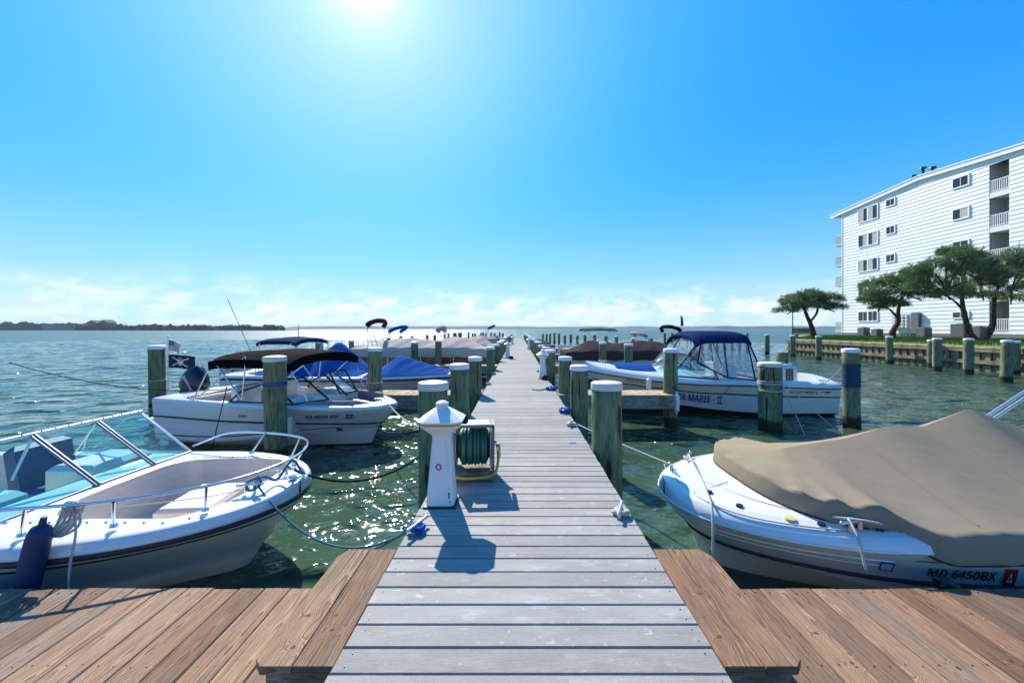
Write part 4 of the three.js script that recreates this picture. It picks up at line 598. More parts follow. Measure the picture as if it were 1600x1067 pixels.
function sheet(a, b, c, d, n = 1, bulge = 0) {   // four corners a-b (bottom) d-c (top), optionally bowed
  const nrm = b.clone().sub(a).cross(d.clone().sub(a)).normalize(), rings = []; for (let j = 0; j <= n; j++) { const r = []; for (let i = 0; i <= n; i++) { const u = i / n, v = j / n, p = a.clone().lerp(b, u).lerp(d.clone().lerp(c, u), v); p.addScaledVector(nrm, bulge * 16 * u * (1 - u) * v * (1 - v)); r.push(p); } rings.push(r); } return loft(rings);
}
function framed(parent, name, corners, glass, frameMat, r = 0.014, bulge = 0, n = 4) { const p = part(parent, name, sheet(...corners, n, bulge), glass); const [a, b, c, d] = corners; part(p, 'frame', [[a, b], [b, c], [c, d], [d, a]].map(([s, e]) => bar(s, e, r, 6)), frameMat); return p; }
function cleat(parent, x, y, z, turn = 0, s = 1, mat = M.steel) { const g = [new THREE.CylinderGeometry(0.011 * s, 0.011 * s, 0.2 * s, 8).rotateZ(Math.PI / 2).translate(0, 0.055 * s, 0), sph(0.014 * s, -0.1 * s, 0.055 * s, 0), sph(0.014 * s, 0.1 * s, 0.055 * s, 0), cyl(0.016 * s, 0.012 * s, 0.055 * s, -0.035 * s, 0, 0, 8), cyl(0.016 * s, 0.012 * s, 0.055 * s, 0.035 * s, 0, 0, 8)]; return part(parent, 'cleat', g.map((q) => q.rotateY(turn).translate(x, y, z)), mat); }
function outboard(t, x, y, z, s, cowlMat, txt, txtCol, tilt = 0) {   // behind the transom; tilt swings the leg up
  const g = part(t, 'outboard_cowl', (() => { const rings = []; for (let j = 0; j <= 10; j++) { const k = j / 10, yy = 0.62 * k, w = 0.19 * Math.pow(Math.sin(Math.PI * clamp(0.16 + 0.78 * k)), 0.5), l = 0.34 * Math.pow(Math.sin(Math.PI * clamp(0.2 + 0.7 * k)), 0.45), ring = []; for (let i = 0; i < 22; i++) { const a = -i / 22 * 6.283, ca = Math.cos(a), sa = Math.sin(a), f = Math.pow(Math.abs(ca) ** 3.2 + Math.abs(sa) ** 3.2, -1 / 3.2); ring.push(V(l * f * ca - 0.08 * k * k, yy, w * f * sa)); } rings.push(ring); } return loft(rings, { closed: true, caps: true }); })(), cowlMat);
  const leg = part(t, 'outboard_leg', [box(0.2, 0.75, 0.13, 0, -0.36, 0, 'y'), box(0.42, 0.03, 0.24, -0.06, -0.66, 0), sph(0.1, -0.02, -0.86, 0, 2.4, 1, 0.8), box(0.16, 0.26, 0.03, 0.02, -1.0, 0, 'y')], M.black);
  const prop = part(leg, 'propeller', [0, 1, 2].map((k) => box(0.015, 0.16, 0.09, 0, 0.11, 0, 'y').rotateY(0.5).rotateX(k * 2.094).translate(-0.28, -0.86, 0)), M.black);
  const br = part(t, 'outboard_bracket', box(0.16, 0.34, 0.26, 0.26, -0.12, 0, 'y'), M.black);
  const pl = []; for (const sd of [1, -1]) { const q = new THREE.PlaneGeometry(0.46, 0.16).translate(0, 0, 0); if (sd < 0) q.rotateY(Math.PI); q.translate(-0.02, 0.33, sd * 0.197); pl.push(q); } const d = part(g, 'cowl_lettering', pl, lettering(txt, 'bold italic 74px sans-serif', txtCol, 384, 128));
  for (const m of [g, leg, br]) { m.scale.setScalar(s); m.position.set(x, y, z); m.rotation.z = tilt; } return g;
}
function bimini(t, { x0, x1, w, y, drop = 0.12, mat, feet, tubeMat = M.steel, thick = 0.05, hinge = null }) {
  const top = [], bot = [], n = 14, m = 16; for (let j = 0; j <= n; j++) { const u = j / n, a = [], b = [], x = lerp(x0, x1, u), scal = 0.03 * Math.sin(u * Math.PI * 2) ** 2; for (let i = 0; i <= m; i++) { const k = i / m * 2 - 1, yy = y - drop * Math.pow(Math.abs(k), 3.2) - scal * (1 - k * k) - 0.06 * Math.pow(Math.abs(u * 2 - 1), 4), z = w / 2 * k; a.push(V(x, yy, z)); b.push(V(x, yy - thick, z * 0.985)); } top.push(a); bot.push(b); }
  const rim = [top[0].concat(), bot[0].concat()], rim2 = [top[n], bot[n]], sd = [top.map((r) => r[0]), bot.map((r) => r[0])], sd2 = [top.map((r) => r[m]), bot.map((r) => r[m])];
  const c = part(t, 'bimini_top', [loft(top, { flip: true }), loft(bot), loft(rim), loft(rim2, { flip: true }), loft(sd, { flip: true }), loft(sd2)], mat);
  for (const [bx, by, fx, fy, fz] of feet) for (const s of [-1, 1]) part(t, 'bimini_pole', bar([bx, by, s * w / 2 * 0.98], [fx, fy, s * fz], 0.013, 6), tubeMat); return c;
}
function bowRail(t, base, pts, stan, r = 0.0125) { const g = part(t, 'bow_rail', tube(pts, r, 120, 8), M.steel); for (const [a, b] of stan) { part(g, 'stanchion', [bar(a, b, r * 0.95, 8), cyl(0.03, 0.022, 0.022, a[0], a[1] - 0.006, a[2], 10)], M.steel); } return g; }
function fender(name, label, x, y, z, len, r, mat, opt = {}) { const t = thing(name, label, 'fender', [x, y, z], 0, 'boat fenders'); t.rotation.z = opt.tilt || 0; t.rotation.x = opt.tiltX || 0; const pr = []; for (let k = 0; k <= 18; k++) { const u = k / 18, e = Math.pow(1 - Math.pow(Math.abs(2 * u - 1), 7), 0.5); pr.push(new THREE.Vector2(Math.max(0.0005, r * e), (u - 0.5) * len)); } part(t, 'body', new THREE.LatheGeometry(pr, 24), mat); part(t, 'eye', [cyl(0.022, 0.016, 0.06, 0, len / 2 - 0.015, 0, 10), cyl(0.016, 0.022, 0.06, 0, -len / 2 - 0.045, 0, 10)], mat); return t; }

// ===== near left: white dual-console boat =====
const boatA = { bowX: -2.13, z: -3.94, L: 5.6 };
{
  const F = hullForm({ L: 5.6, B: 2.32, ys: 0.66, ym: 0.64, yb: 0.66, bowLen: 1.55, rake: 0.72, draft: 0.3, chine: 0.02, chineBow: 0.22, flare: 0.4 });
  const t = thing('motorboat', 'white open-bow motorboat with tinted windshield and steel bow rail, moored nearest on the left', 'boat', [boatA.bowX - F.L, 0, boatA.z], 0);
  hullParts(t, F, { hullMat: M.hullShade, bottomV: 0.24, rubR: 0.026, rubDrop: 0.03, stripes: [[0.86, 0.885, M.rubber]] });
  const lx = (X) => X - boatA.bowX + F.L;
  const { dy } = deckParts(t, F, [{ x0: lx(-3.86), x1: lx(-2.47), inset: 0.2, floor: 0.34, n: 5, max: 0.74 }, { x0: 0.3, x1: lx(-4.35), inset: 0.24, floor: 0.2, n: 14 }], { crown: 0.045, lip: 0.075, round: 0.055 });
  // forward seat, console faces and cockpit furniture
  part(t, 'bow_cushion', [cbox(0.46, 0.09, 0.62, 0.03, 'x').rotateY(0.1).translate(lx(-2.93), 0.655, 0.16)], M.vinyl); part(t, 'bow_seat_base', box(0.46, 0.14, 0.72, lx(-2.92), 0.54, 0.04), M.gelCream);
  for (const s of [-1, 1]) part(t, 'console', cbox(0.5, 0.62, 0.68, 0.05, 'x').translate(lx(-4.7), 0.5, s * 0.62), s > 0 ? M.teal : M.gelCream);
  part(t, 'steering_wheel', new THREE.TorusGeometry(0.17, 0.014, 8, 28).rotateY(Math.PI / 2).rotateZ(0.5).translate(lx(-4.98), 0.86, 0.55), M.black);
  for (const [x, z] of [[-5.35, 0.55], [-5.05, -0.55]]) { part(t, 'seat', [cbox(0.5, 0.3, 0.55, 0.05, 'x').translate(lx(x), 0.42, z), cbox(0.12, 0.52, 0.55, 0.05, 'y').rotateZ(0.15).translate(lx(x - 0.25), 0.75, z)], z > 0 ? M.gel : M.navy); }
  // windshield: raked panes over a transverse base
  const bx = lx(-4.0), tx = lx(-4.62), b0 = dy(bx, 0), yT = 1.24, zs = [1.02, 0.10, -0.50, -1.06];
  const base = (z) => V(bx - 0.05 * z * z, dy(bx, Math.abs(z)) + 0.01, z), topp = (z) => V(tx - 0.05 * z * z, yT - 0.02 * z * z, z);
  for (let k = 0; k < 3; k++) framed(t, 'windshield_pane', [base(zs[k]), base(zs[k + 1]), topp(zs[k + 1]), topp(zs[k])], M.glassTint, M.frameAlu, 0.012);
  for (const k of [1, 2]) part(t, 'windshield_post', [bar(base(zs[k]).add(V(0.012, 0, 0)), topp(zs[k]).add(V(0.012, 0, 0)), 0.019, 6), bar(base(zs[k]).add(V(0.012, 0, 0.03)), topp(zs[k]).add(V(0.012, 0, 0.03)), 0.012, 6)], M.frameAlu);
  part(t, 'windshield_top_rail', [0, 1, 2].map((k) => bar(topp(zs[k]).add(V(0, 0.012, 0)), topp(zs[k + 1]).add(V(0, 0.012, 0)), 0.021, 8)), M.aluWhite);
  const ss = []; for (let k = 0; k < 3; k++) for (let j = 0; j < 5; j++) { const p = topp(zs[k]).lerp(topp(zs[k + 1]), (j + 0.5) / 5); ss.push(sph(0.008, p.x + 0.012, p.y + 0.03, p.z, 1, 0.6, 1, 6, 4)); } part(t, 'snap_fasteners', ss, M.black).userData.kind = 'stuff';
  for (const s of [-1, 1]) framed(t, 'windshield_wing', [base(s * 1.04), V(lx(-5.4), dy(lx(-5.4), 1) + 0.01, s * 1.06), V(lx(-5.3), 1.0, s * 1.05), topp(s * 1.04)], M.glassTint, M.alu, 0.011);
  part(t, 'windshield_strut', [bar(topp(-0.5), [lx(-4.95), 0.86, -0.55], 0.01, 6), bar(topp(0.1), [lx(-4.7), 0.85, 0.2], 0.012, 6), bar(topp(-0.9), [lx(-5.2), 0.8, -1.0], 0.01, 6)], M.alu);
  // bow rail from measured points
  const P = (X, Z, y) => [lx(X), y, 4.0 - Z];
  bowRail(t, 0, [P(-4.6, 2.83, 0.86), P(-4.1, 2.86, 0.94), P(-3.6, 2.9, 0.98), P(-3.05, 3.0, 0.99), P(-2.52, 3.25, 1.0), P(-2.27, 3.6, 1.0), P(-2.19, 4.0, 1.0), P(-2.27, 4.4, 1.0), P(-2.52, 4.75, 0.99), P(-3.05, 5.0, 0.98), P(-3.6, 5.08, 0.96), P(-4.05, 5.08, 0.80)].map((q) => V(...q)), [[P(-3.6, 2.98, 0.76), P(-3.5, 2.92, 0.975)], [P(-3.05, 3.1, 0.77), P(-2.97, 3.02, 0.985)], [P(-2.56, 3.36, 0.775), P(-2.49, 3.28, 0.99)], [P(-2.42, 4.42, 0.78), P(-2.29, 4.42, 0.995)], [P(-2.62, 4.72, 0.775), P(-2.54, 4.76, 0.985)], [P(-3.2, 4.9, 0.77), P(-3.1, 5.0, 0.975)]]);
  { const g = []; for (let k = 0; k < 9; k++) for (const sg of [-1, 1]) { const x = lerp(lx(-3.8), lx(-2.62), k / 8), z = sg * Math.min(0.80, F.hb(x) - 0.12); g.push(sph(0.009, x, dy(x, z) + 0.004, z, 1, 0.6, 1, 6, 4)); } const q = part(t, 'coaming_snaps', g, M.black); q.userData.kind = 'stuff'; }
  cleat(t, lx(-2.42), 0.795, 0.3, 0.3); cleat(t, lx(-2.36), 0.79, -0.1, 0.1); cleat(t, lx(-3.9), 0.76, 0.95, 0);
  part(t, 'bow_eye', new THREE.TorusGeometry(0.035, 0.008, 6, 16).translate(lx(-2.52), 0.24, 0.05), M.steel); part(t, 'nav_light', sph(0.035, lx(-2.2), 0.8, 0, 1.3, 0.6, 1), M.steel);
  part(t, 'deck_seam', [tube([P(-3.5, 3.3, 0.795), P(-2.7, 3.52, 0.81), P(-2.42, 3.75, 0.82), P(-2.36, 4.0, 0.822), P(-2.42, 4.3, 0.82), P(-2.8, 4.5, 0.81), P(-3.6, 4.66, 0.795)].map((q) => V(...q)), 0.0045, 60, 5)], M.gelGrey);
  part(t, 'wheel_speedo', cyl(0.06, 0.06, 0.03, lx(-4.75), 0.82, 0.7, 14), M.black); part(t, 'antenna_mount', bar([lx(-5.5), 0.75, 1.06], [lx(-5.2), 0.9, 1.08], 0.02), M.steel);
}
{ // its fender and the rope bundle on the rail
  fender('fender', 'long navy blue fender hanging over the near side of the left open-bow boat', -3.34, 0.63, -2.77, 0.60, 0.068, M.navy, { tilt: -0.24 });
  const R = rng(8), g = []; const kn = V(-3.24, 0.95, -2.93);
  for (let k = 0; k < 5; k++) g.push(tube([kn.clone().add(V((k - 2) * 0.025, 0.03, 0.0)), kn.clone().add(V((k - 2) * 0.04 + 0.02, -0.1, 0.05)), V(-3.28 + (k - 2) * 0.02, 0.79, -2.84), kn.clone().add(V((k - 2) * 0.03 - 0.04, -0.08, -0.02)), kn.clone().add(V((k - 2) * 0.025 + 0.01, 0.03, -0.03))], 0.009, 30, 6));
  for (let k = 0; k < 4; k++) g.push(new THREE.TorusGeometry(0.03, 0.009, 6, 14).rotateY(1.4 + 0.3 * k).translate(-3.26 + k * 0.022, 0.972, -2.92));
  g.push(tube([V(-3.28, 0.80, -2.84), V(-3.30, 0.77, -2.80)], 0.009)); g.push(tube([V(-3.20, 0.95, -2.9), V(-3.14, 0.8, -2.86), V(-3.12, 0.55, -2.80), V(-3.11, 0.12, -2.79)], 0.008, 20, 6));
  single('rope_bundle', g, M.ropeWhite, 'knotted white rope bundle on the bow rail above the navy fender', 'rope');
}

// ===== near right: deck boat under a beige mooring cover =====
{
  const bowX = 1.46, L = 5.8, F = hullForm({ L, B: 2.3, ys: 0.66, ym: 0.66, yb: 0.60, bowLen: 1.75, p: 2.1, q: 2.1, rake: 0.5, draft: 0.28, chine: 0.1, chineBow: 0.5, flare: 0.2 });
  const t = thing('covered_boat', 'white deck boat under a beige mooring cover, nearest on the right', 'boat', [bowX + L, 0, -4.02], Math.PI);
  hullParts(t, F, { hullMat: M.gel, bottomV: 0.3, bottomMat: M.gel, rub: M.rubber, rubR: 0.018, rubDrop: 0.29, stripes: [[0.885, 0.897, M.black, 0, 0.76]] });
  const { dy } = deckParts(t, F, [], { crown: 0.07, lip: 0.09, round: 0.12 });
  // moulded ridges round the bow
  for (const [drop, out, r] of [[0.0, 0.0, 0.010], [0.10, -0.002, 0.009], [0.16, -0.002, 0.008]]) { const pts = []; const X = F.xs.filter((x) => x > 4.45); for (const x of X) pts.push(F.low(x, drop, -1, out)); for (const x of X.slice(0, -1).reverse()) pts.push(F.low(x, drop, 1, out)); part(t, 'moulded_ridge', tube(pts, r, 120, 8), M.gel); }
  const lx = (X) => L - (X - bowX), P = (X, Z, y) => V(lx(X), y, -(4.02 - Z) * 1);   // near side is -z
  // non-skid panels and grooves on the foredeck
  const pad = (pts, name, mat, up = 0.004) => { const s = new THREE.Shape(pts.map(([X, Z]) => new THREE.Vector2(X, Z))); let g = new THREE.ShapeGeometry(s, 4); const p = g.attributes.position; const n = []; for (let i = 0; i < p.count; i++) { const X = p.getX(i), Z = p.getY(i), x = lx(X), z = -(4.02 - Z); p.setXYZ(i, x, dy(x, z) + up, z); n.push(0, 1, 0); } g.setAttribute('normal', new THREE.Float32BufferAttribute(n, 3)); return part(t, name, g, mat); };
  const skid = std({ color: lin(0.70, 0.70, 0.71), roughness: 0.9, bumpMap: tex(128, 128, (u, v, i, j) => hash2(i, j, 3), { srgb: false }), bumpScale: 0.002 });
  const strip = (pts, w) => tube(pts.map(([X, Z]) => { const x = lx(X), z = -(4.02 - Z); return V(x, dy(x, z) + 0.001, z); }), w, 50, 5);
  part(t, 'deck_groove', [strip([[1.72, 4.75], [1.62, 4.4], [1.58, 4.02], [1.66, 3.6], [1.9, 3.3], [2.35, 3.08], [2.9, 2.98]], 0.006), strip([[1.8, 3.95], [2.1, 3.5], [2.55, 3.15]], 0.005), strip([[1.62, 3.72], [1.88, 3.82], [2.04, 3.9]], 0.004), strip([[1.9, 4.7], [2.05, 4.3], [2.08, 4.02]], 0.005)], M.gelGrey);
  cleat(t, lx(2.55), dy(lx(2.55), -0.98) + 0.0, -0.98, 0.25, 1.3, M.steel); cleat(t, lx(1.98), dy(lx(1.98), 0.68), 0.68, 0.9, 1.1, M.steel); cleat(t, lx(1.62), dy(lx(1.62), 0.2), 0.2, 1.5, 1, M.steel);
  part(t, 'deck_fitting', [[2.36, 3.13], [1.76, 3.7], [1.9, 3.45], [2.72, 3.03]].map(([X, Z]) => { const x = lx(X), z = -(4.02 - Z); return cyl(0.03, 0.026, 0.016, x, dy(x, z), z, 14); }), M.black);
  part(t, 'fuel_cap', [cyl(0.042, 0.04, 0.012, lx(2.18), dy(lx(2.18), -0.80), -0.80, 18)], std({ color: lin(0.5, 0.45, 0.14), roughness: 0.5 })); part(t, 'bow_eye', new THREE.TorusGeometry(0.03, 0.007, 6, 14).rotateY(1.2).translate(lx(1.72), 0.3, -0.42), M.steel);
  // registration and stickers on the near (port) side
  decal(t, 'registration_number', F, -1, lx(3.50), lx(2.94), 0.67, 0.845, lettering('MD 6450BX', 'bold 92px sans-serif', '#0c0d10', 560, 112, 0.98));
  decal(t, 'sticker', F, -1, lx(3.60), lx(3.515), 0.67, 0.845, writing(96, 96, (x) => { x.fillStyle = '#d21f24'; x.fillRect(0, 0, 96, 96); x.fillStyle = '#f4e7e4'; x.beginPath(); x.moveTo(48, 18); x.lineTo(70, 78); x.lineTo(26, 78); x.fill(); x.fillStyle = '#d21f24'; x.fillRect(42, 46, 12, 24); }));
  decal(t, 'sticker', F, -1, lx(2.76), lx(2.67), 0.69, 0.84, writing(96, 96, (x) => { x.fillStyle = '#2a5fb4'; x.fillRect(0, 0, 96, 96); x.fillStyle = '#eef2f8'; x.fillRect(14, 22, 68, 62); x.fillStyle = '#2a5fb4'; x.font = 'bold 26px sans-serif'; x.textAlign = 'center'; x.fillText('NET', 48, 50); x.fillText('2017', 48, 76); }));
  // the cover: fabric stretched from a ridge of poles to a skirt over the gunwale
  const Hs = [[-1, 1.15], [1.5, 1.17], [2.24, 1.27], [2.75, 1.46], [3.2, 1.285], [3.6, 1.275], [3.96, 1.17], [4.46, 1.09], [4.9, 1.02]], ridgeY = (x) => { for (let i = 0; i < Hs.length - 1; i++) if (x <= Hs[i + 1][0]) return lerp(Hs[i][1], Hs[i + 1][1], clamp((x - Hs[i][0]) / (Hs[i + 1][0] - Hs[i][0]))); return 1.0; };
  const xFront = lx(2.16), edge = [], N = 150; const R = rng(3);
  for (let i = 0; i <= N; i++) { const u = i / N * 2 - 1, s = Math.sign(u), k = Math.abs(u); let x, z; if (k < 0.34) { const a = k / 0.34 * Math.PI / 2; x = xFront - 0.72 * (1 - Math.pow(Math.cos(a), 0.9)); z = s * Math.pow(Math.sin(a), 0.8) * 1.0; } else { x = lerp(xFront - 0.72, 0.05, (k - 0.34) / 0.66); z = s * lerp(1.0, 1.17, sstep(0.33, 0.37, k)); } edge.push([x, z, k]); }
  const rings = []; const M2 = 26;
  for (let j = 0; j <= M2 + 6; j++) rings.push(edge.map(([x, z, k], i) => {
    const over = sstep(0.31, 0.37, k), zz = z, ex = x, ey = dy(x, z) + 0.05 + 0.11 * (1 - over), rx = clamp(ex, 0.0, 4.62), ry = ridgeY(rx), wr = 0.007 * Math.sin(i * 0.9 + 2 * Math.sin(i * 0.21)) * vnoise(i * 0.12, 7, 1e5, 1e5, 5) * 1.6 + 0.009 * Math.sin(i * 2.1 + Math.sin(i * 0.7)) * vnoise(i * 0.2, 3, 1e5, 1e5, 9) + 0.008 * (vnoise(i * 0.35, 2, 1e5, 1e5, 4) - 0.5);
    if (j <= M2) { const r = j / M2, px = lerp(rx, ex, r), f = lerp(Math.pow(r, 1.18), 1 - Math.pow(1 - r, 1.7), 0.42 + 0.3 * sstep(0.2, 0.0, k)), y = lerp(ry, ey, f) + wr * Math.pow(r, 6) * (1 + 1.2 * (1 - over)) + 0.012 * (fbm(px * 2.2 + 9, lerp(0, zz, r) * 2.2, 1e5, 1e5, 8, 3) - 0.5) * Math.sin(Math.PI * r); return V(px, y, lerp(0, zz, r)); }
    const q = (j - M2) / 6, dn = (0.155 + 0.035 * over) * q, out = 0.035 * Math.sin(q * Math.PI * 0.6); const nx = (1 - over) * 0.05, len = 1; return V(ex + nx * out * 8, ey - dn + wr * 0.2, zz + Math.sign(zz) * (out * over + wr * 0.9 * q));
  }));
  const cg = loft(rings, { flip: true }), uv = cg.attributes.uv, cp = cg.attributes.position; for (let i = 0; i < uv.count; i++) uv.setXY(i, cp.getX(i) / 0.7, cp.getZ(i) / 0.7 + cp.getY(i));
  const cover = part(t, 'mooring_cover', cg, M.canvasBeige);
  part(cover, 'seam', [4.05, 3.3, 2.45, 1.7].map((x0) => tube([0.02, 0.2, 0.4, 0.6, 0.8, 0.94].map((r) => { const j = Math.round(r * M2); let best = 0, bd = 9; edge.forEach(([x, z], i) => { if (z < 0 && Math.abs(x - (x0 - 0.15)) < bd) { bd = Math.abs(x - (x0 - 0.15)); best = i; } }); return rings[j][best].clone().add(V(0, 0.003, 0)); }), 0.004, 40, 5)), M.canvasBeige);
  part(cover, 'hem_cord', tube(rings[rings.length - 1].filter((_, i) => i % 3 === 0), 0.007, 160, 6), M.canvasBrown);
  for (const x of [2.75, 3.6]) part(t, 'cover_pole', cyl(0.02, 0.02, ridgeY(x) - 0.72, x, 0.70, 0, 8), M.alu);
  // wakeboard tower leg at the right
  for (const dz of [0.72, 0.8]) part(t, 'tow_arch', bar([lx(5.45), 1.1, dz], [lx(7.2), 2.25, dz], 0.017), M.alu);
}
fender('fender', 'small black fender squeezed between the covered boat and the boardwalk', 3.0, 0.46, -2.795, 0.2, 0.05, M.black, { tilt: 1.0 });

// ===== white bowrider with black bimini, second on the left =====
{
  const L = 4.9, F = hullForm({ L, B: 2.2, ys: 0.86, ym: 0.84, yb: 0.74, bowLen: 2.5, p: 2, q: 1.7, rake: 0.75, draft: 0.3, chine: 0.1, chineBow: 0.45, flare: 0.3 });
  const t = thing('bowrider', 'white bowrider with black bimini top and navy outboard behind the banded piling', 'boat', [0, 0, 0], 0); const ang = 0.22; t.rotation.y = -ang; const bow = V(-2.38, 0, -7.85); t.scale.x = 0.945; t.position.set(bow.x - L * 0.945 * Math.cos(ang), 0, bow.z - L * 0.945 * Math.sin(ang));
  hullParts(t, F, { hullMat: M.gel, bottomV: 0.22, rub: M.black, rubR: 0.018, rubDrop: 0.30, stripes: [[0.455, 0.475, M.black, 0, 0.86]] });
  const { dy } = deckParts(t, F, [{ x0: 3.3, x1: 4.5, inset: 0.16, floor: 0.45, n: 5, liner: M.gel, max: 0.78 }, { x0: 0.6, x1: 2.9, inset: 0.16, floor: 0.35, n: 10 }], { crown: 0.03, lip: 0.05, round: 0.06 });
  for (const s of [-1, 1]) part(t, 'bow_cushion', [cbox(0.9, 0.16, 0.3, 0.03).rotateY(s * 0.36).translate(3.85, 0.66, s * 0.5), cbox(0.9, 0.2, 0.06, 0.02).rotateY(s * 0.36).translate(3.87, 0.82, s * 0.64)], M.vinylGrey);
  for (const s of [-1, 1]) { const a = V(3.55, dy(3.5, 0.85) + 0.01, s * 0.28), b = V(3.3, dy(3.3, 0.95) + 0.01, s * 0.92), c = V(2.75, 1.28, s * 0.86), d = V(2.95, 1.3, s * 0.3); framed(t, 'windshield_pane', s > 0 ? [a, b, c, d] : [b, a, d, c], M.glassClear, M.black, 0.02, 0.05); framed(t, 'windshield_wing', s > 0 ? [b, V(1.9, dy(1.9, 1) + 0.01, 1.0), V(2.15, 1.1, 0.97), c] : [V(1.9, dy(1.9, 1) + 0.01, -1.0), b, c, V(2.15, 1.1, -0.97)], M.glassClear, M.black, 0.018); }
  framed(t, 'windshield_door', [V(3.75, 0.95, -0.35), V(3.55, 0.95, -0.05), V(3.25, 1.38, -0.1), V(3.42, 1.38, -0.4)], M.glassClear, M.black, 0.018);
  for (const s of [-1, 1]) part(t, 'console', cbox(0.5, 0.62, 0.6, 0.05).translate(3.0, 0.66, s * 0.6), M.gel);
  for (const [x, z] of [[2.0, 0.5], [2.0, -0.5]]) part(t, 'seat', [cbox(0.5, 0.25, 0.55, 0.05).translate(x, 0.62, z), cbox(0.14, 0.5, 0.55, 0.05, 'y').translate(x - 0.25, 0.92, z)], M.gel);
  part(t, 'stern_bench', [cbox(0.6, 0.4, 1.7, 0.05, 'z').translate(0.55, 0.7, 0)], M.vinylGrey); part(t, 'side_cushion', cbox(0.9, 0.14, 0.05, 0.02).translate(1.2, 0.86, 0.93), M.vinylGrey);
  bimini(t, { x0: 1.4, x1: 3.3, w: 2.05, y: 1.84, drop: 0.15, mat: M.canvasBlack, thick: 0.16, feet: [[1.5, 1.68, 1.0, 0.92, 0.98], [1.5, 1.68, 2.2, 0.95, 1.0], [2.3, 1.75, 2.2, 0.95, 1.0], [2.3, 1.75, 1.1, 0.95, 0.98], [3.2, 1.68, 2.5, 1.1, 0.98], [3.2, 1.68, 3.55, 0.95, 0.85]] });
  outboard(t, -0.48, 0.86, 0, 1.0, std({ color: lin(0.010, 0.014, 0.032), roughness: 0.22 }), 'MERCURY', '#dfe4ea', -0.95);
  decal(t, 'registration_number', F, 1, 3.45, 4.22, 0.72, 0.88, lettering('PA 0020 DD', 'italic bold 96px sans-serif', '#1b3474', 640, 112, 0.95));
  decal(t, 'sticker', F, 1, 4.26, 4.37, 0.73, 0.88, writing(64, 64, (x) => { x.fillStyle = '#4048a8'; x.fillRect(0, 0, 64, 64); x.fillStyle = '#e8e8f8'; x.font = 'bold 36px sans-serif'; x.fillText('17', 10, 46); }));
  decal(t, 'model_badge', F, 1, 2.15, 2.4, 0.80, 0.86, lettering('4XP', 'italic bold 60px sans-serif', '#3a3f4a', 128, 64)); decal(t, 'scroll_mark', F, 1, 4.45, 4.7, 0.8, 0.86, lettering('~~~~', 'bold 60px sans-serif', '#3c4048', 256, 64));
  part(t, 'scupper', sph(0.05, 4.1, 0.42, 0.66, 1.6, 0.6, 0.4), M.black); cleat(t, 4.6, dy(4.6, 0) + 0.01, 0.1, 0.2); cleat(t, 1.0, dy(1, 1), 1.02);
  for (const z of [-0.7, 0.7]) part(t, 'swim_platform', cbox(0.55, 0.06, 0.6, 0.02).translate(-0.25, 0.42, z), M.gel);
}
{ // flag pole with two flags at its stern
  const p = at(262, 612, 9.1), t = thing('flag_pole', 'thin white flag pole with a striped flag and a black pirate flag', 'flag pole', [p.x, 0.8, p.z], 0.12); part(t, 'pole', cyl(0.014, 0.01, 1.27, 0, 0, 0, 8), M.aluWhite); part(t, 'finial', sph(0.022, 0, 1.28, 0), M.aluWhite);
  const flag = (w, h, seed, drop) => { const r = []; for (let j = 0; j <= 6; j++) { const q = []; for (let i = 0; i <= 14; i++) { const u = i / 14, v = j / 6; q.push(V(0.012 + w * u, h * v - drop * u * u, 0.05 * u * Math.sin(u * 7 + v * 1.5 + seed))); } r.push(q); } return loft(r); };
  const us = writing(190, 100, (x) => { for (let k = 0; k < 13; k++) { x.fillStyle = k % 2 ? '#eee' : '#b01c2e'; x.fillRect(0, k * 100 / 13, 190, 8); } x.fillStyle = '#26305e'; x.fillRect(0, 0, 76, 54); x.fillStyle = '#fff'; for (let i = 0; i < 6; i++) for (let j = 0; j < 5; j++) x.fillRect(5 + i * 12, 5 + j * 10, 4, 4); });
  const pi = writing(190, 110, (x) => { x.fillStyle = '#0b0b12'; x.fillRect(0, 0, 190, 110); x.strokeStyle = '#d8d8dc'; x.lineWidth = 9; x.beginPath(); x.moveTo(25, 22); x.lineTo(150, 92); x.moveTo(150, 22); x.lineTo(25, 92); x.stroke(); x.fillStyle = '#e2e2e4'; x.beginPath(); x.arc(90, 50, 27, 0, 7); x.fill(); x.fillRect(76, 62, 28, 24); x.fillStyle = '#b02020'; x.fillRect(72, 28, 46, 12); x.fillStyle = '#0b0b12'; x.beginPath(); x.arc(87, 50, 5, 0, 7); x.arc(103, 50, 5, 0, 7); x.fill(); });
  const f1 = part(t, 'striped_flag', flag(0.24, 0.22, 1, 0.10), us); f1.position.set(0, 0.98, 0); const f2 = part(t, 'pirate_flag', flag(0.52, 0.30, 3, 0.06), pi); f2.position.set(0, 0.58, 0);
}

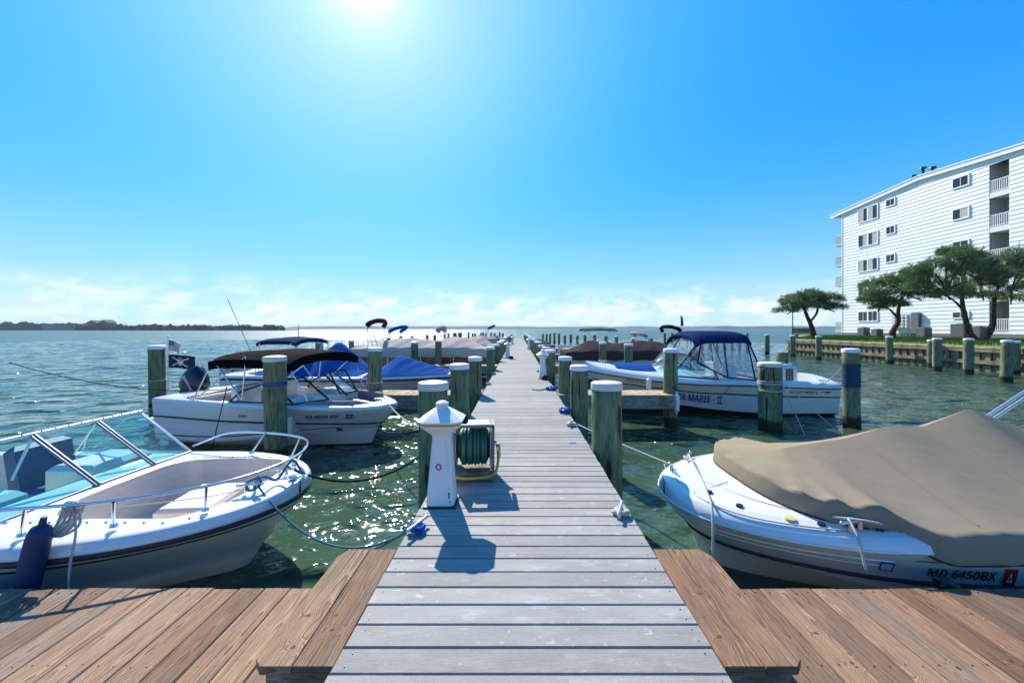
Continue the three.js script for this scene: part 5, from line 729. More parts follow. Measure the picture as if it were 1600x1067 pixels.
// ===== blue-covered boat behind the left finger =====
{
  const L = 6.5, F = hullForm({ L, B: 2.45, ys: 0.92, ym: 0.86, yb: 0.86, bowLen: 3.2, p: 2, q: 1.6, rake: 0.9, draft: 0.35, chine: 0.12, chineBow: 0.45, flare: 0.3 });
  const t = thing('blue_cover_boat', 'white boat with bright blue canvas covers and silver outboard behind the left finger pier', 'boat', [-1.75 - L, 0, -12.25], 0.02);
  hullParts(t, F, { hullMat: M.gel, bottomMat: M.gelGrey, bottomV: 0.3, rub: M.navy, rubR: 0.03, rubDrop: 0.05, stripes: [[0.5, 0.56, M.navy]] });
  const { dy } = deckParts(t, F, [{ x0: 0.5, x1: 3.4, inset: 0.2, floor: 0.4, n: 8 }], {});
  const tent = (x0, x1, w, ridge, name) => { const r = [], n = 22, m = 18; for (let j = 0; j <= n; j++) { const x = lerp(x0, x1, j / n), q = []; for (let i = 0; i <= m; i++) { const k = i / m * 2 - 1, ww = Math.min(w, F.hb(x) - 0.03), e = dy(x, ww) + 0.015, y = lerp(ridge(x), e, Math.pow(Math.abs(k), 1.1)) + 0.02 * Math.sin(j * 1.7 + i) * (1 - Math.abs(k)); q.push(V(x, y, k * ww)); } r.push(q); } const g = loft(r, { flip: true }); const uv = g.attributes.uv; for (let i = 0; i < uv.count; i++) uv.setXY(i, uv.getX(i) * 2.5, uv.getY(i) * 3); return part(t, name, g, M.canvasBlue); };
  tent(3.9, 6.15, 1.15, (x) => (x < 4.75 ? lerp(1.02, 1.45, sm((x - 3.9) / 0.85)) : lerp(1.45, 1.02, Math.pow((x - 4.75) / 1.4, 0.8))), 'bow_cover'); tent(0.9, 3.75, 1.1, (x) => (x < 2.9 ? lerp(1.12, 1.86, sm(clamp((x - 1.6) / 1.3))) : lerp(1.86, 1.0, (x - 2.9) / 0.85)), 'cockpit_cover');
  bimini(t, { x0: 0.9, x1: 2.0, w: 2.0, y: 2.02, drop: 0.1, mat: M.canvasNavy, thick: 0.1, feet: [[1.0, 1.9, 0.9, 1.0, 1.05], [1.9, 1.9, 1.5, 1.0, 1.05]] });
  outboard(t, -0.42, 0.62, 0, 1.3, std({ color: lin(0.36, 0.42, 0.46), roughness: 0.28, metalness: 0.55 }), 'HONDA', '#10141c', -0.35);
  for (const g of [bar([1.0, 1.0, 0.95], [0.05, 3.1, 0.9], 0.009, 5), bar([1.1, 1.0, -0.9], [1.1, 2.4, -0.9], 0.011, 5)]) part(t, 'antenna', g, M.frameAlu); part(t, 'bow_roller', cbox(0.35, 0.08, 0.16, 0.02).translate(L - 0.05, 0.95, 0), M.steel); cleat(t, 6.1, 0.94, 0.2);
}
// ===== pontoon boats =====
function pontoonBoat(label, pos, turn, L, { cover, side, top = 1.62, edge = 0.95, boot, bootX = 1.2, canopy, lowRail = false, W = 2.4 }) {
  const t = thing('pontoon_boat', label, 'boat', pos, turn, 'pontoon boats in the slips');
  for (const z of [-0.82, 0.82]) { const pr = []; for (let k = 0; k <= 16; k++) { const u = k / 16; pr.push(new THREE.Vector2(Math.max(0.001, 0.3 * Math.pow(1 - Math.pow(u, 6), 0.6)), u * (L + 0.2) - 0.05)); } part(t, 'pontoon', new THREE.LatheGeometry(pr, 18).rotateZ(-Math.PI / 2).translate(0, 0.1, z), M.alu); }
  part(t, 'deck', box(L, 0.1, W, L / 2, 0.45, 0), M.gelGrey);
  const pw = (L - 0.2) / 4; for (const z of [-1, 1]) for (let k = 0; k < 4; k++) { const p = part(t, 'fence_panel', box(pw - 0.05, edge - 0.48, 0.03, 0.15 + (k + 0.5) * pw, (edge + 0.55) / 2 - 0.02, z * (W / 2 - 0.03)), side); part(p, 'panel_frame', [box(pw - 0.02, 0.035, 0.045, 0.15 + (k + 0.5) * pw, 0.53, z * (W / 2 - 0.03)), box(0.035, edge - 0.5, 0.045, 0.15 + k * pw + 0.02, (edge + 0.55) / 2, z * (W / 2 - 0.03), 'y')], M.aluWhite); }
  part(t, 'end_panel', [box(0.03, edge - 0.48, W - 0.1, L - 0.1, (edge + 0.5) / 2, 0, 'z'), box(0.03, edge - 0.48, W - 0.1, 0.1, (edge + 0.5) / 2, 0, 'z')], side);
  if (cover) {
    const r = [], n = 36, m = 22; for (let j = 0; j <= n; j++) { const u = j / n, x = lerp(-0.02, L + 0.06, u), q = [], e = Math.min(1, Math.min(u, 1 - u) * 5.5), pk = 0.72 + 0.28 * Math.abs(Math.cos(u * Math.PI * 2.6)), rid = lerp(edge + 0.02, top, Math.pow(e, 0.8) * pk); for (let i = 0; i <= m; i++) { const k = i / m * 2 - 1, a = Math.abs(k); let y, z; if (a < 0.86) { const f = a / 0.86; y = lerp(rid, edge + 0.09, Math.pow(f, 1.25)); z = Math.sign(k) * f * (W / 2 + 0.02); } else { const f = (a - 0.86) / 0.14; y = lerp(edge + 0.09, edge - 0.26, f); z = Math.sign(k) * (W / 2 + 0.025 + 0.025 * Math.sin(f * 3 + j)); } q.push(V(x, y + 0.015 * Math.sin(j * 1.3 + i * 0.7), z)); } r.push(q); }
    const g = loft(r, { flip: true, crease: 1.0 }), uv = g.attributes.uv; for (let i = 0; i < uv.count; i++) uv.setXY(i, uv.getX(i) * 4, uv.getY(i) * 6); const cv = part(t, 'cover', g, cover); const e2 = [r[0], r[0].map((p) => V(p.x, Math.min(p.y, edge - 0.26), p.z))], e3 = [r[n], r[n].map((p) => V(p.x, Math.min(p.y, edge - 0.26), p.z))]; part(cv, 'cover_end', [loft(e2), loft(e3, { flip: true })], cover);
  }
  if (boot) {   // folded bimini standing up on its poles
    const { mat, lean, h, w = 2.2, r = 0.11 } = boot, bx = bootX, tx = bx + lean, p = [[0, -w / 2, 0.78], [0.05, -w / 2 * 0.96, 0.9], [0.1, -w / 4, 1], [0.12, 0, 1.01], [0.1, w / 4, 1], [0.05, w / 2 * 0.96, 0.9], [0, w / 2, 0.78]].map(([d, z, k]) => V(lerp(bx, tx, k) + d * 3, lerp(edge + 0.2, h, k), z));
    const b = part(t, 'folded_bimini', tube(p, r, 60, 10), mat); for (const s of [-1, 1]) for (const g of [bar([bx, edge + 0.1, s * w / 2], p[s < 0 ? 0 : 6], 0.018, 6), bar([bx + 0.25, edge + 0.1, s * w / 2], p[s < 0 ? 1 : 5], 0.018, 6), bar([tx - lean * 0.3, edge, s * w / 2], p[s < 0 ? 0 : 6], 0.014, 6)]) part(t, 'bimini_pole', g, M.aluWhite);
  }
  if (canopy) bimini(t, { x0: canopy.x0, x1: canopy.x1, w: 2.3, y: canopy.y, drop: 0.16, mat: canopy.mat, thick: 0.06, tubeMat: M.aluWhite, feet: [[canopy.x0 + 0.1, canopy.y - 0.15, (canopy.x0 + canopy.x1) / 2, edge, 1.1], [canopy.x1 - 0.1, canopy.y - 0.15, (canopy.x0 + canopy.x1) / 2, edge, 1.1], [canopy.x1 - 0.1, canopy.y - 0.15, canopy.x1 + 0.7, edge, 1.1], [canopy.x0 + 0.1, canopy.y - 0.15, canopy.x0 - 0.5, edge, 1.1]] });
  const mot = part(t, 'outboard_motor', [sph(0.22, -0.35, 0.95, 0, 1.3, 1.5, 0.8), box(0.2, 0.7, 0.16, -0.32, 0.45, 0, 'y')], M.black); return t;
}
pontoonBoat('maroon-sided pontoon boat under a pale beige cover with a folded maroon bimini', [-7.35, 0, -18.9], 0, 6.0, { cover: M.canvasPale, side: M.maroon, top: 1.85, edge: 1.28, boot: { mat: M.canvasMaroon, lean: -0.35, h: 2.62, w: 2.2 }, bootX: 0.95 });
pontoonBoat('small beige covered pontoon boat far back on the left beside the pier', [-5.8, 0, -26.3], 0, 4.3, { cover: M.canvasPale, side: M.tan, top: 1.75, edge: 1.1, boot: { mat: M.canvasTan, lean: -0.8, h: 2.3, r: 0.16 }, bootX: 1.4 });
pontoonBoat('far left boat with a folded blue bimini behind the maroon one', [-9.6, 0, -22.6], 0, 5.2, { cover: M.canvasTan, side: M.gel, top: 1.45, edge: 0.95, boot: { mat: M.canvasBlue, lean: 1.0, h: 2.35, r: 0.1 }, bootX: 1.9 });
pontoonBoat('distant left boat with a small dark folded bimini near the pier head', [-6.0, 0, -47], 0, 4.5, { cover: M.canvasTan, side: M.gel, top: 1.5, edge: 0.95, boot: { mat: M.canvasBlue, lean: 1.3, h: 2.6, r: 0.12 }, bootX: 1.6 });
pontoonBoat('grey pontoon boat under a dark brown cover with a folded black bimini', [8.0, 0, -18.6], Math.PI, 5.85, { cover: M.canvasBrown, side: M.gelGrey, top: 1.72, edge: 1.16, boot: { mat: M.canvasBlack, lean: -0.5, h: 2.35, r: 0.085 }, bootX: 1.3 });
pontoonBoat('white pontoon boat with a dark green canopy far back on the right', [8.9, 0, -31], Math.PI, 6.0, { cover: null, side: M.gel, edge: 1.0, canopy: { x0: 1.5, x1: 4.0, y: 2.34, mat: M.canvasGreen } });
pontoonBoat('white pontoon boat with a tan bimini behind the brown covered one', [8.6, 0, -23.8], Math.PI, 5.8, { cover: M.canvasTan, side: M.gel, top: 1.4, edge: 1.0, boot: { mat: M.canvasTan, lean: 0.5, h: 2.0, r: 0.09 }, bootX: 0.9 });

// ===== enclosed blue-top boat on the right =====
{
  const L = 6.3, X0 = 1.9, lx = (X) => L - (X - X0), F = hullForm({ L, B: 2.42, ys: 0.76, ym: 0.86, yb: 1.12, bowLen: 3.0, p: 2, q: 1.65, rake: 1.0, draft: 0.35, chine: 0.1, chineBow: 0.42, flare: 0.35, sternTaper: 0.06 });
  const t = thing('cuddy_boat', 'white cabin boat with navy canvas top, clear curtains and blue name lettering on the right', 'boat', [X0 + L, 0, -11.35], Math.PI);
  const cream = phys({ color: lin(0.74, 0.68, 0.56), roughness: 0.4, clearcoat: 0.4 });
  hullParts(t, F, { hullMat: M.gel, bottomMat: M.bottom, bottomV: 0.375, rub: M.black, rubR: 0.016, rubDrop: 0.03, stripes: [[0.80, 0.975, cream], [0.755, 0.785, M.black]] });
  const { dy } = deckParts(t, F, [{ x0: 0.35, x1: lx(4.75), inset: 0.2, floor: 0.35, n: 12, liner: M.gel }], { crown: 0.16, lip: 0.08, round: 0.08 });
  part(t, 'foredeck_cover', (() => { const r = []; for (let j = 0; j <= 10; j++) { const x = lerp(lx(3.7), lx(2.65), j / 10), q = []; for (let i = 0; i <= 10; i++) { const k = i / 10 * 2 - 1, w = Math.min(0.62, F.hb(x) * 0.66); q.push(V(x, dy(x, k * w) + 0.02 + 0.1 * (1 - k * k) * (1 - j / 14), k * w)); } r.push(q); } return loft(r, { flip: true }); })(), M.canvasBlue);
  // windshield, canvas top and clear curtains
  const yb = (X, z) => dy(lx(X), z) + 0.01, A = V(lx(3.72), yb(3.9, 0.2), 0), TY = 2.10;
  const Bf = (s) => V(lx(3.95), yb(3.95, 0.95), s * 0.93), Bs = (s) => V(lx(5.55), yb(5.5, 1.1) - 0.02, s * 1.12), Tf = (s) => V(lx(4.42), 1.58, s * 0.9), Tc = V(lx(4.3), 1.6, 0);
  for (const s of [-1, 1]) { const p = s > 0 ? [A, Bf(s), Tf(s), Tc] : [Bf(s), A, Tc, Tf(s)]; framed(t, 'windshield_pane', p, M.glassTint, M.alu, 0.014); const w = s > 0 ? [Bf(s), V(lx(5.1), yb(5.1, 1.1), 1.1), V(lx(5.0), 1.18, 1.08), Tf(s)] : [V(lx(5.1), yb(5.1, 1.1), -1.1), Bf(s), Tf(s), V(lx(5.0), 1.18, -1.08)]; framed(t, 'windshield_wing', w, M.glassTint, M.rubber, 0.018); }
  const topE = (X, s) => V(lx(X), TY - 0.12, s * 0.98);
  for (const s of [-1, 1]) {
    framed(t, 'front_curtain', s > 0 ? [Tc, Tf(s), V(lx(4.72), 1.99, 0.93), V(lx(4.6), 2.04, 0)] : [Tf(s), Tc, V(lx(4.6), 2.04, 0), V(lx(4.72), 1.99, -0.93)], M.clearVinyl, M.canvasNavy, 0.016, 0.02);
    framed(t, 'side_curtain', s > 0 ? [V(lx(4.62), 1.38, 1.0), V(lx(5.35), yb(5.3, 1.1) + 0.04, 1.1), topE(5.3, s), V(lx(4.75), 1.98, 0.95)] : [V(lx(5.35), yb(5.3, 1.1) + 0.04, -1.1), V(lx(4.62), 1.38, -1.0), V(lx(4.75), 1.98, -0.95), topE(5.3, s)], M.clearVinyl, M.canvasNavy, 0.018, 0.03);
    framed(t, 'side_curtain', s > 0 ? [V(lx(5.35), yb(5.3, 1.1) + 0.04, 1.1), V(lx(6.05), yb(6.0, 1.1), 1.1), topE(5.9, s), topE(5.3, s)] : [V(lx(6.05), yb(6.0, 1.1), -1.1), V(lx(5.35), yb(5.3, 1.1) + 0.04, -1.1), topE(5.3, s), topE(5.9, s)], M.clearVinyl, M.canvasNavy, 0.018, 0.03);
  }
  framed(t, 'aft_curtain', [V(lx(6.35), yb(6.3, 1.1), 1.02), V(lx(6.35), yb(6.3, 1.1), -1.02), topE(5.92, -1), topE(5.92, 1)], M.clearVinyl, M.canvasNavy, 0.02, 0.05);
  for (const s of [-1, 1]) framed(t, 'corner_curtain', s > 0 ? [V(lx(6.05), yb(6.0, 1.1), 1.1), V(lx(6.35), yb(6.3, 1.1), 1.02), topE(5.92, 1), topE(5.9, 1)] : [V(lx(6.35), yb(6.3, 1.1), -1.02), V(lx(6.05), yb(6.0, 1.1), -1.1), topE(5.9, -1), topE(5.92, -1)], M.clearVinyl, M.canvasNavy, 0.014);
  const tp = []; for (let j = 0; j <= 12; j++) { const X = lerp(4.55, 6.0, j / 12), q = []; for (let i = 0; i <= 16; i++) { const k = i / 16 * 2 - 1; q.push(V(lx(X), TY + 0.1 - 0.06 * k * k - 0.2 * Math.pow(Math.abs(k), 6) - 0.13 * Math.pow(Math.max(0, 1 - j / 3), 2) - 0.05 * Math.pow(Math.max(0, (j - 10) / 2), 2), k * 1.02)); } tp.push(q); } part(t, 'canvas_top', [loft(tp), loft(tp.map((r) => r.map((p) => V(p.x, p.y - 0.03, p.z * 0.99))), { flip: true }), loft([tp.map((r) => r[0]), tp.map((r) => V(r[0].x, r[0].y - 0.05, r[0].z))]), loft([tp.map((r) => r[16]), tp.map((r) => V(r[16].x, r[16].y - 0.05, r[16].z))], { flip: true })], M.canvasNavy);
  part(t, 'canvas_frame', [-1, 1].flatMap((s) => [bar([lx(4.7), 1.98, s * 0.92], [lx(5.5), 1.0, s * 1.05], 0.012, 6), bar([lx(5.8), 1.98, s * 0.95], [lx(5.0), 1.0, s * 1.05], 0.012, 6), bar([lx(5.3), 1.98, s * 0.95], [lx(5.9), 1.0, s * 1.05], 0.012, 6)]), M.steel);
  for (const z of [-0.5, 0.5]) part(t, 'seat', [cbox(0.5, 0.3, 0.5, 0.04).translate(lx(5.45), 0.75, z), cbox(0.12, 0.5, 0.5, 0.04, 'y').translate(lx(5.7), 1.05, z)], M.gel);
  const cw = part(t, 'engine_cowl', [cbox(0.62, 0.5, 0.5, 0.09).translate(lx(7.05), 1.06, -0.5)], M.gel); part(cw, 'cowl_stripe', [0, 1, 2].map((k) => box(0.045, 0.34, 0.01, lx(7.08 + k * 0.07), 1.04, -0.756, 'y')), M.black); part(t, 'tied_fender', sph(0.15, lx(6.78), 0.97, -0.92, 0.7, 1.1, 0.7), M.cap);
  part(t, 'swim_ladder', [bar([-0.1, 0.4, 0.4], [-0.6, 0.22, 0.4], 0.015), bar([-0.1, 0.4, 0.7], [-0.6, 0.22, 0.7], 0.015), bar([-0.6, 0.22, 0.4], [-0.6, 0.22, 0.7], 0.015), bar([-0.35, 0.31, 0.4], [-0.35, 0.31, 0.7], 0.012)], M.black);
  decal(t, 'maker_name', F, -1, lx(7.98), lx(6.86), 0.82, 0.95, writing(768, 96, (x) => { x.fillStyle = '#14161a'; x.font = 'bold 66px serif'; x.textBaseline = 'middle'; x.save(); x.translate(10, 50); x.scale(1.02, 1); x.fillText('GRADY-WHITE', 0, 0); x.restore(); x.beginPath(); x.moveTo(560, 30); x.lineTo(756, 30); x.lineTo(700, 66); x.lineTo(640, 66); x.lineTo(690, 44); x.lineTo(560, 40); x.fill(); }));
  decal(t, 'registration_number', F, -1, lx(3.6), lx(2.65), 0.86, 0.955, lettering('MD 8365 E', 'bold 80px sans-serif', '#23252a', 560, 112, 0.95));
  decal(t, 'boat_name', F, -1, lx(5.24), lx(3.86), 0.47, 0.76, writing(1024, 150, (x) => { x.fillStyle = '#1a1f9c'; x.font = 'bold italic 122px sans-serif'; x.textBaseline = 'middle'; x.save(); x.transform(1, 0.0, 0, 1, 20, 76); x.scale(1.16, 1); x.fillText('LEE MARIE', 0, 0); x.restore(); x.save(); x.translate(880, 78); x.font = 'bold 104px serif'; x.fillText('II', 0, 0); x.fillRect(-12, -46, 110, 12); x.fillRect(-12, 34, 110, 12); x.restore(); }));
  decal(t, 'name_emblem', F, -1, lx(3.72), lx(3.44), 0.5, 0.72, writing(128, 96, (x) => { x.fillStyle = '#1b2a8c'; x.beginPath(); x.ellipse(64, 80, 56, 60, 0, Math.PI, 0); x.fill(); }));
  const rp = []; for (const x of [lx(4.0), lx(3.2), lx(2.5), lx(2.05)]) rp.push(V(x, dy(x, F.hb(x)) + 0.02, -F.hb(x) * 0.93)); cleat(t, lx(2.4), dy(lx(2.4), 0) + 0.01, 0); cleat(t, lx(7.8), dy(lx(7.8), 1), -1.0);
}
fender('fender', 'white fender hanging on the side of the cabin boat near its bow', 3.3, 0.86, -10.12, 0.32, 0.06, M.cap); fender('fender', 'white fender tied to the dark piling at the end of the right finger pier', 3.56, 0.60, -9.02, 0.42, 0.06, M.cap);
{ const p = at(1064, 508, 22), t = thing('small_flag', 'small dark flag on a thin staff above the folded black bimini', 'flag', [p.x, 1.0, p.z], 0); part(t, 'staff', cyl(0.015, 0.012, 2.05, 0, 0, 0, 6), M.aluWhite); part(t, 'flag', sheet(V(0, 1.4, 0), V(0.14, 1.45, 0.04), V(0.1, 1.9, 0.02), V(0, 2.0, 0), 4, 0.02), M.canvasMaroon); }
// ---------- lantern pedestals ----------
const octa = (h, c, y) => [[h - c, -h], [h, -h + c], [h, h - c], [h - c, h], [-h + c, h], [-h, h - c], [-h, -h + c], [-h + c, -h]].map(([x, z]) => V(x, y, z));
function pedestal(label, x, z, turn, s = 1) {
  const t = thing('lantern_pedestal', label, 'pedestal', [x, DECK_Y, z], turn, 'white lantern pedestals on the pier'); t.scale.setScalar(s);
  part(t, 'base_plate', cbox(0.262, 0.014, 0.262, 0.003).translate(0, 0.007, 0), M.black);
  part(t, 'body', loft([octa(0.112, 0.018, 0.014), octa(0.105, 0.018, 0.13), octa(0.072, 0.016, 0.55), octa(0.075, 0.018, 0.578), octa(0.158, 0.046, 0.655), octa(0.161, 0.047, 0.668)], { closed: true, caps: true, flip: true, crease: 0.25 }), M.paintWhite);
  part(t, 'lens_band', loft([octa(0.156, 0.045, 0.664), octa(0.158, 0.045, 0.70)], { closed: true, caps: true, flip: true, crease: 0.3 }), M.brass);
  const cap = part(t, 'cap', loft([octa(0.180, 0.054, 0.694), octa(0.183, 0.055, 0.706), octa(0.066, 0.02, 0.787), octa(0.06, 0.018, 0.79)], { closed: true, caps: true, flip: true, crease: 0.25 }), M.paintWhite);
  part(cap, 'finial', [cyl(0.054, 0.052, 0.05, 0, 0.786, 0, 20), cyl(0.053, 0.03, 0.014, 0, 0.836, 0, 20)], M.paintWhite);
  return t;
}
{
  const p = pedestal('white lighthouse-shaped lantern pedestal with round red sticker, nearest on the pier', -0.635, -3.385, 0);
  const st = new THREE.CircleGeometry(0.026, 28); st.rotateX(-0.078).translate(-0.012, 0.325, 0.0925);
  part(p, 'round_sticker', st, writing(128, 128, (x) => { x.fillStyle = '#3a1a26'; x.beginPath(); x.arc(64, 64, 63, 0, 7); x.fill(); x.fillStyle = '#c23a48'; x.beginPath(); x.arc(64, 64, 50, 0, 7); x.fill(); x.fillStyle = '#f0e6e8'; x.beginPath(); x.arc(64, 64, 36, 0, 7); x.fill(); x.fillStyle = '#c23a48'; x.fillRect(50, 46, 28, 10); x.fillRect(44, 64, 40, 12); }));
  part(p, 'rust_chip', [box(0.010, 0.05, 0.004, 0.075, 0.1, 0.107, 'y'), box(0.006, 0.02, 0.004, 0.085, 0.05, 0.110, 'y')], M.bottom);
  pedestal('second white lantern pedestal, on the right side of the pier', 0.73, -11.8, 0); pedestal('third white lantern pedestal with cables, on the left side of the pier', -0.5, -20.0, 0); pedestal('fourth small white lantern pedestal, far on the right side', 0.78, -28.6, 0); pedestal('farthest tiny white lantern pedestal on the left side', -0.48, -38, 0);
  for (const [x, z, l] of [[0.77, -11.55, 'dark power outlet box at the foot of the right pedestal'], [-0.32, -19.8, 'coiled dark shore cable beside the third pedestal']]) { const g = []; for (let k = 0; k < 4; k++) g.push(new THREE.TorusGeometry(0.1 - k * 0.008, 0.016, 6, 20).rotateX(Math.PI / 2).translate(x, DECK_Y + 0.02 + k * 0.03, z)); single('cable_coil', g, M.black, l.replace('dark power outlet box', 'dark coiled cable'), 'cable'); }
}
// ---------- hose reel ----------
{
  const t = thing('hose_reel', 'grey hose reel cart with green hose and a yellow loop beside the lantern pedestal', 'hose reel', [-0.435, DECK_Y, -3.95], 0.08); t.scale.setScalar(0.86);
  const gm = std({ color: lin(0.22, 0.25, 0.27), roughness: 0.55, metalness: 0.3, map: M.cv }), wide = 0.44;
  const fr = (x) => [box(0.035, 0.62, 0.06, x, 0.32, 0.12, 'y'), box(0.035, 0.46, 0.06, x, 0.24, -0.2, 'y'), box(0.034, 0.04, 0.36, x, 0.6, -0.03, 'z'), box(0.034, 0.05, 0.4, x, 0.028, -0.04, 'z')];
  for (const x of [-wide / 2, wide / 2]) part(t, 'side_frame', fr(x), gm);
  part(t, 'cross_rail', [box(wide, 0.035, 0.05, 0, 0.615, 0.12), box(wide, 0.04, 0.05, 0, 0.05, 0.14), box(wide, 0.04, 0.05, 0, 0.05, -0.2)], gm); part(t, 'tray', box(wide - 0.05, 0.02, 0.3, 0, 0.08, -0.03), M.timber);
  part(t, 'drum', [new THREE.CylinderGeometry(0.09, 0.09, wide - 0.06, 24).rotateZ(Math.PI / 2).translate(0, 0.36, -0.04)], M.aluWhite);
  for (const x of [-wide / 2 + 0.03, wide / 2 - 0.03]) part(t, 'drum_disc', new THREE.CylinderGeometry(0.235, 0.235, 0.012, 30).rotateZ(Math.PI / 2).translate(x, 0.36, -0.04), gm);
  const R = rng(12); for (let lay = 0; lay < 3; lay++) for (let k = 0; k < 10 - lay; k++) part(t, 'hose_coil', new THREE.TorusGeometry(0.125 + lay * 0.036 + R() * 0.008, 0.0185, 8, 32).rotateY(Math.PI / 2 + (R() - 0.5) * 0.16).translate(-wide / 2 + 0.065 + (k + lay * 0.5) * 0.036, 0.36, -0.04), M.hoseGreen);
  part(t, 'crank', [bar([wide / 2 + 0.01, 0.36, -0.04], [wide / 2 + 0.08, 0.36, -0.04], 0.012), bar([wide / 2 + 0.08, 0.36, -0.04], [wide / 2 + 0.08, 0.22, 0.02], 0.012)], M.alu); part(t, 'sun_plate', box(0.24, 0.012, 0.2, 0.06, 0.628, 0.0), M.aluWhite);
  part(t, 'yellow_hose', tube([[-0.24, 0.1, 0.2], [-0.1, 0.075, 0.23], [0.1, 0.08, 0.235], [0.23, 0.1, 0.2], [0.275, 0.2, 0.13], [0.28, 0.3, 0.04], [0.265, 0.36, -0.08], [0.235, 0.36, -0.14]], 0.016, 60, 10), M.hoseYellow);
}
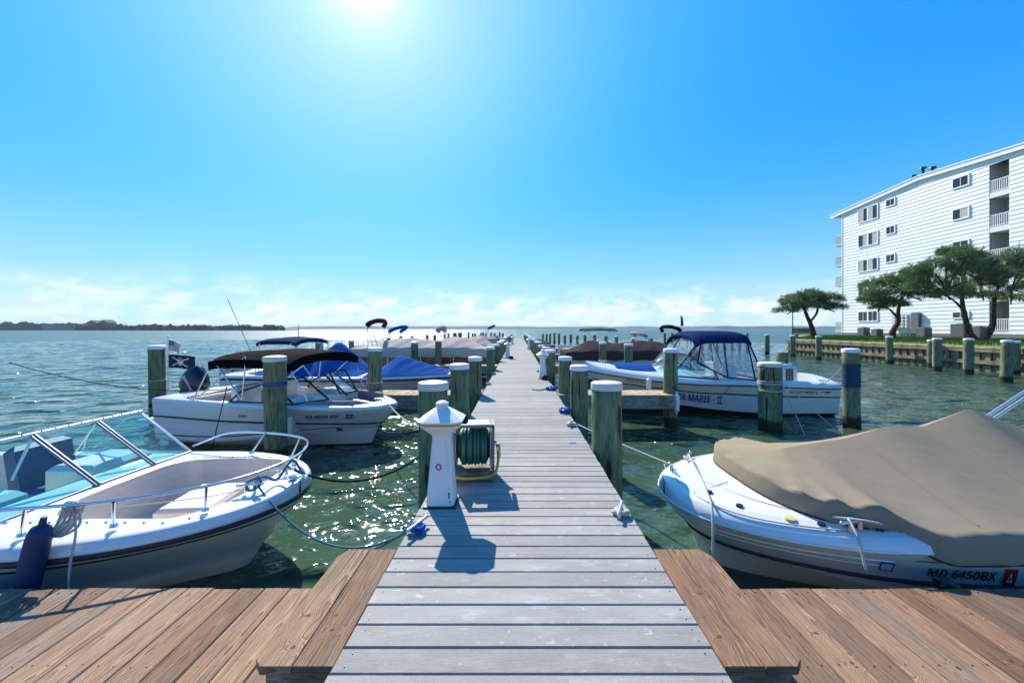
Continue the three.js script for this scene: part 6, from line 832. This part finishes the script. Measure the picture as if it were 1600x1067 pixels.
// ---------- cleats, ropes and lines ----------
{
  const R = rng(44);
  function tangle(label, x, y, z, mat, r = 0.09, n = 26, rr = 0.011, flat = 0.5) { const pts = []; for (let k = 0; k < n; k++) { const a = k * 1.9 + R() * 1.2, q = r * (0.45 + 0.7 * R()); pts.push(V(x + q * Math.cos(a), y + 0.02 + R() * r * flat, z + q * Math.sin(a))); } const c = thing('deck_cleat', label, 'cleat', [0, 0, 0], 0, 'cleats on the pier edges'); cleat(c, x, y, z, 1.2, 1.1, M.alu); part(c, 'rope', tube(pts, rr, n * 7, 6), mat); return c; }
  tangle('cleat wrapped in blue rope at the left pier edge by the step', -0.72, DECK_Y, -2.89, M.ropeBlue, 0.06); tangle('cleat with white rope at the right pier edge beside the thick piling', 0.80, DECK_Y, -3.14, M.ropeWhite, 0.06); tangle('cleat with white rope on the right pier edge by the second piling', 0.8, DECK_Y, -6.05, M.ropeWhite, 0.07, 20);
  tangle('bright blue rope pile on the right pier edge by the second piling', 0.82, DECK_Y, -7.0, M.ropeBlue, 0.1, 34, 0.013); tangle('blue rope pile with a loose tail on the right pier edge by the third piling', 0.80, DECK_Y, -9.6, M.ropeBlue, 0.12, 30, 0.014); tangle('cleat with dark rope at the left pier edge behind the hose reel', -0.74, DECK_Y, -5.9, M.ropeDark, 0.07, 20); tangle('cleat with blue rope just behind the hose reel', -0.70, DECK_Y, -4.95, M.ropeBlue, 0.07, 22); tangle('cleat with grey rope at the left pier edge beyond the finger pier', -0.76, DECK_Y, -10.5, M.ropeWhite, 0.07, 16); tangle('small cleat with dark rope at the left pier edge by the fourth piling', -0.76, DECK_Y, -12.8, M.ropeDark, 0.07, 16); tangle('cleat with yellow-white line beside the right pedestal', 0.7, DECK_Y, -13.6, M.ropeWhite, 0.09, 16);
  single('rope_tail', tube([V(0.8, 0.815, -9.6), V(0.66, 0.812, -9.65), V(0.5, 0.812, -9.5), V(0.34, 0.812, -9.62)], 0.012, 30, 6), M.ropeTeal, 'blue-grey rope tail lying across the deck by the third right piling', 'rope');
  const tape = cbox(0.09, 0.003, 0.05, 0.001); single('tape_patch', tape.rotateY(0.1).translate(0.70, DECK_Y + 0.0022, -5.13), M.ropeBlue, 'small faded blue paint patch on the right edge of the deck', 'paint mark');
  const line = (label, a, b, drop, r, mat, n = 16) => single('mooring_line', tube(sag(a, b, drop, n, 0), r, n * 3, 7), mat, label, 'rope', 'mooring lines');
  // left near boat: dark line to the pier cleat, lines across the water
  line('dark mooring line from the left bow to the pier piling', V(-2.36, 0.86, -4.1), V(-1.02, 0.86, -4.72), 0.26, 0.012, M.ropeDark);
  line('blue-green line from the left bow down toward the pier edge', V(-2.40, 0.86, -3.68), V(-0.74, 0.83, -2.9), 0.34, 0.009, M.ropeTeal);
  single('bow_rope_knot', tube([V(-2.45, 0.83, -3.78), V(-2.38, 0.9, -3.7), V(-2.34, 0.84, -3.66), V(-2.4, 0.81, -3.6), V(-2.46, 0.86, -3.66), V(-2.36, 0.88, -3.75), V(-2.3, 0.82, -3.85), V(-2.24, 0.95, -4.0), V(-2.2, 0.8, -4.1)], 0.012, 60, 6), M.ropeTeal, 'teal knotted rope on the bow cleat of the left open-bow boat', 'rope');
  line('thin dark line from the left picture edge across the open water', V(-9.6, 1.62, -7.6), V(-5.8, 1.0, -8.9), 0.28, 0.008, M.ropeDark);
  line('white line from the bowrider bow to the lantern pedestal side', V(-2.5, 0.83, -7.75), V(-0.98, 1.02, -4.9), 0.12, 0.011, M.ropeWhite); line('dark line from the bowrider bow to the piling behind the reel', V(-2.52, 0.8, -7.8), V(-1.1, 0.88, -6.9), 0.06, 0.011, M.ropeDark); line('dark thin line down the bowrider side to the water', V(-5.2, 1.22, -7.2), V(-4.9, 0.05, -6.35), 0.0, 0.008, M.ropeDark);
  // right
  line('long white mooring line from the pier cleat to the covered boat bow', V(0.9, 0.82, -6.05), V(2.5, 0.74, -3.1), 0.05, 0.012, M.ropeWhite, 24);
  line('white line from the wrapped piling down to the covered boat', V(5.85, 1.0, -8.9), V(6.1, 0.0, -8.55), 0, 0.010, M.ropeWhite); line('white line slanting from the wrapped piling to the water', V(5.9, 1.05, -8.9), V(6.75, 0.02, -8.3), 0.02, 0.010, M.ropeWhite); line('white stern line from the cabin boat to the blue wrapped piling', V(7.4, 0.86, -10.2), V(7.72, 1.42, -9.5), 0.16, 0.011, M.ropeWhite); line('thin line hanging along the cabin boat side below its name', V(3.6, 0.82, -9.2), V(5.4, 0.86, -10.12), 0.34, 0.006, M.ropeDark);
  single('bow_line_coil', tube([V(1.98, 0.8, -4.66), V(1.9, 0.84, -4.45), V(1.82, 0.775, -4.0), V(1.72, 0.76, -3.65), V(1.66, 0.74, -3.45), V(1.62, 0.62, -3.34), V(1.60, 0.42, -3.30)], 0.011, 60, 7), M.ropeWhite, 'white bow line draped over the covered boat bow', 'rope'); single('stern_line_knot', tube([V(2.44, 0.80, -3.12), V(2.56, 0.83, -3.0), V(2.7, 0.81, -2.98), V(2.6, 0.8, -3.08), V(2.5, 0.82, -3.04), V(2.47, 0.74, -2.92), V(2.47, 0.55, -2.86)], 0.010, 60, 7), M.ropeWhite, 'white rope tied round the near cleat of the covered boat', 'rope');
  line('dark short line from the piling to the deck at the right finger pier', V(3.5, 0.95, -9.1), V(3.62, 0.86, -9.02), 0, 0.012, M.ropeDark);
  line('dark cord from the left pier edge down to the water near the pedestal', V(-0.8, 0.79, -3.0), V(-1.7, 0.02, -4.1), 0.08, 0.008, M.ropeTeal);
}
// sea haze: the far shores fade a little to blue
scene.fog = new THREE.FogExp2(new THREE.Color(0.75, 0.87, 1.0), 0.00015);
renderer.render(scene, camera);
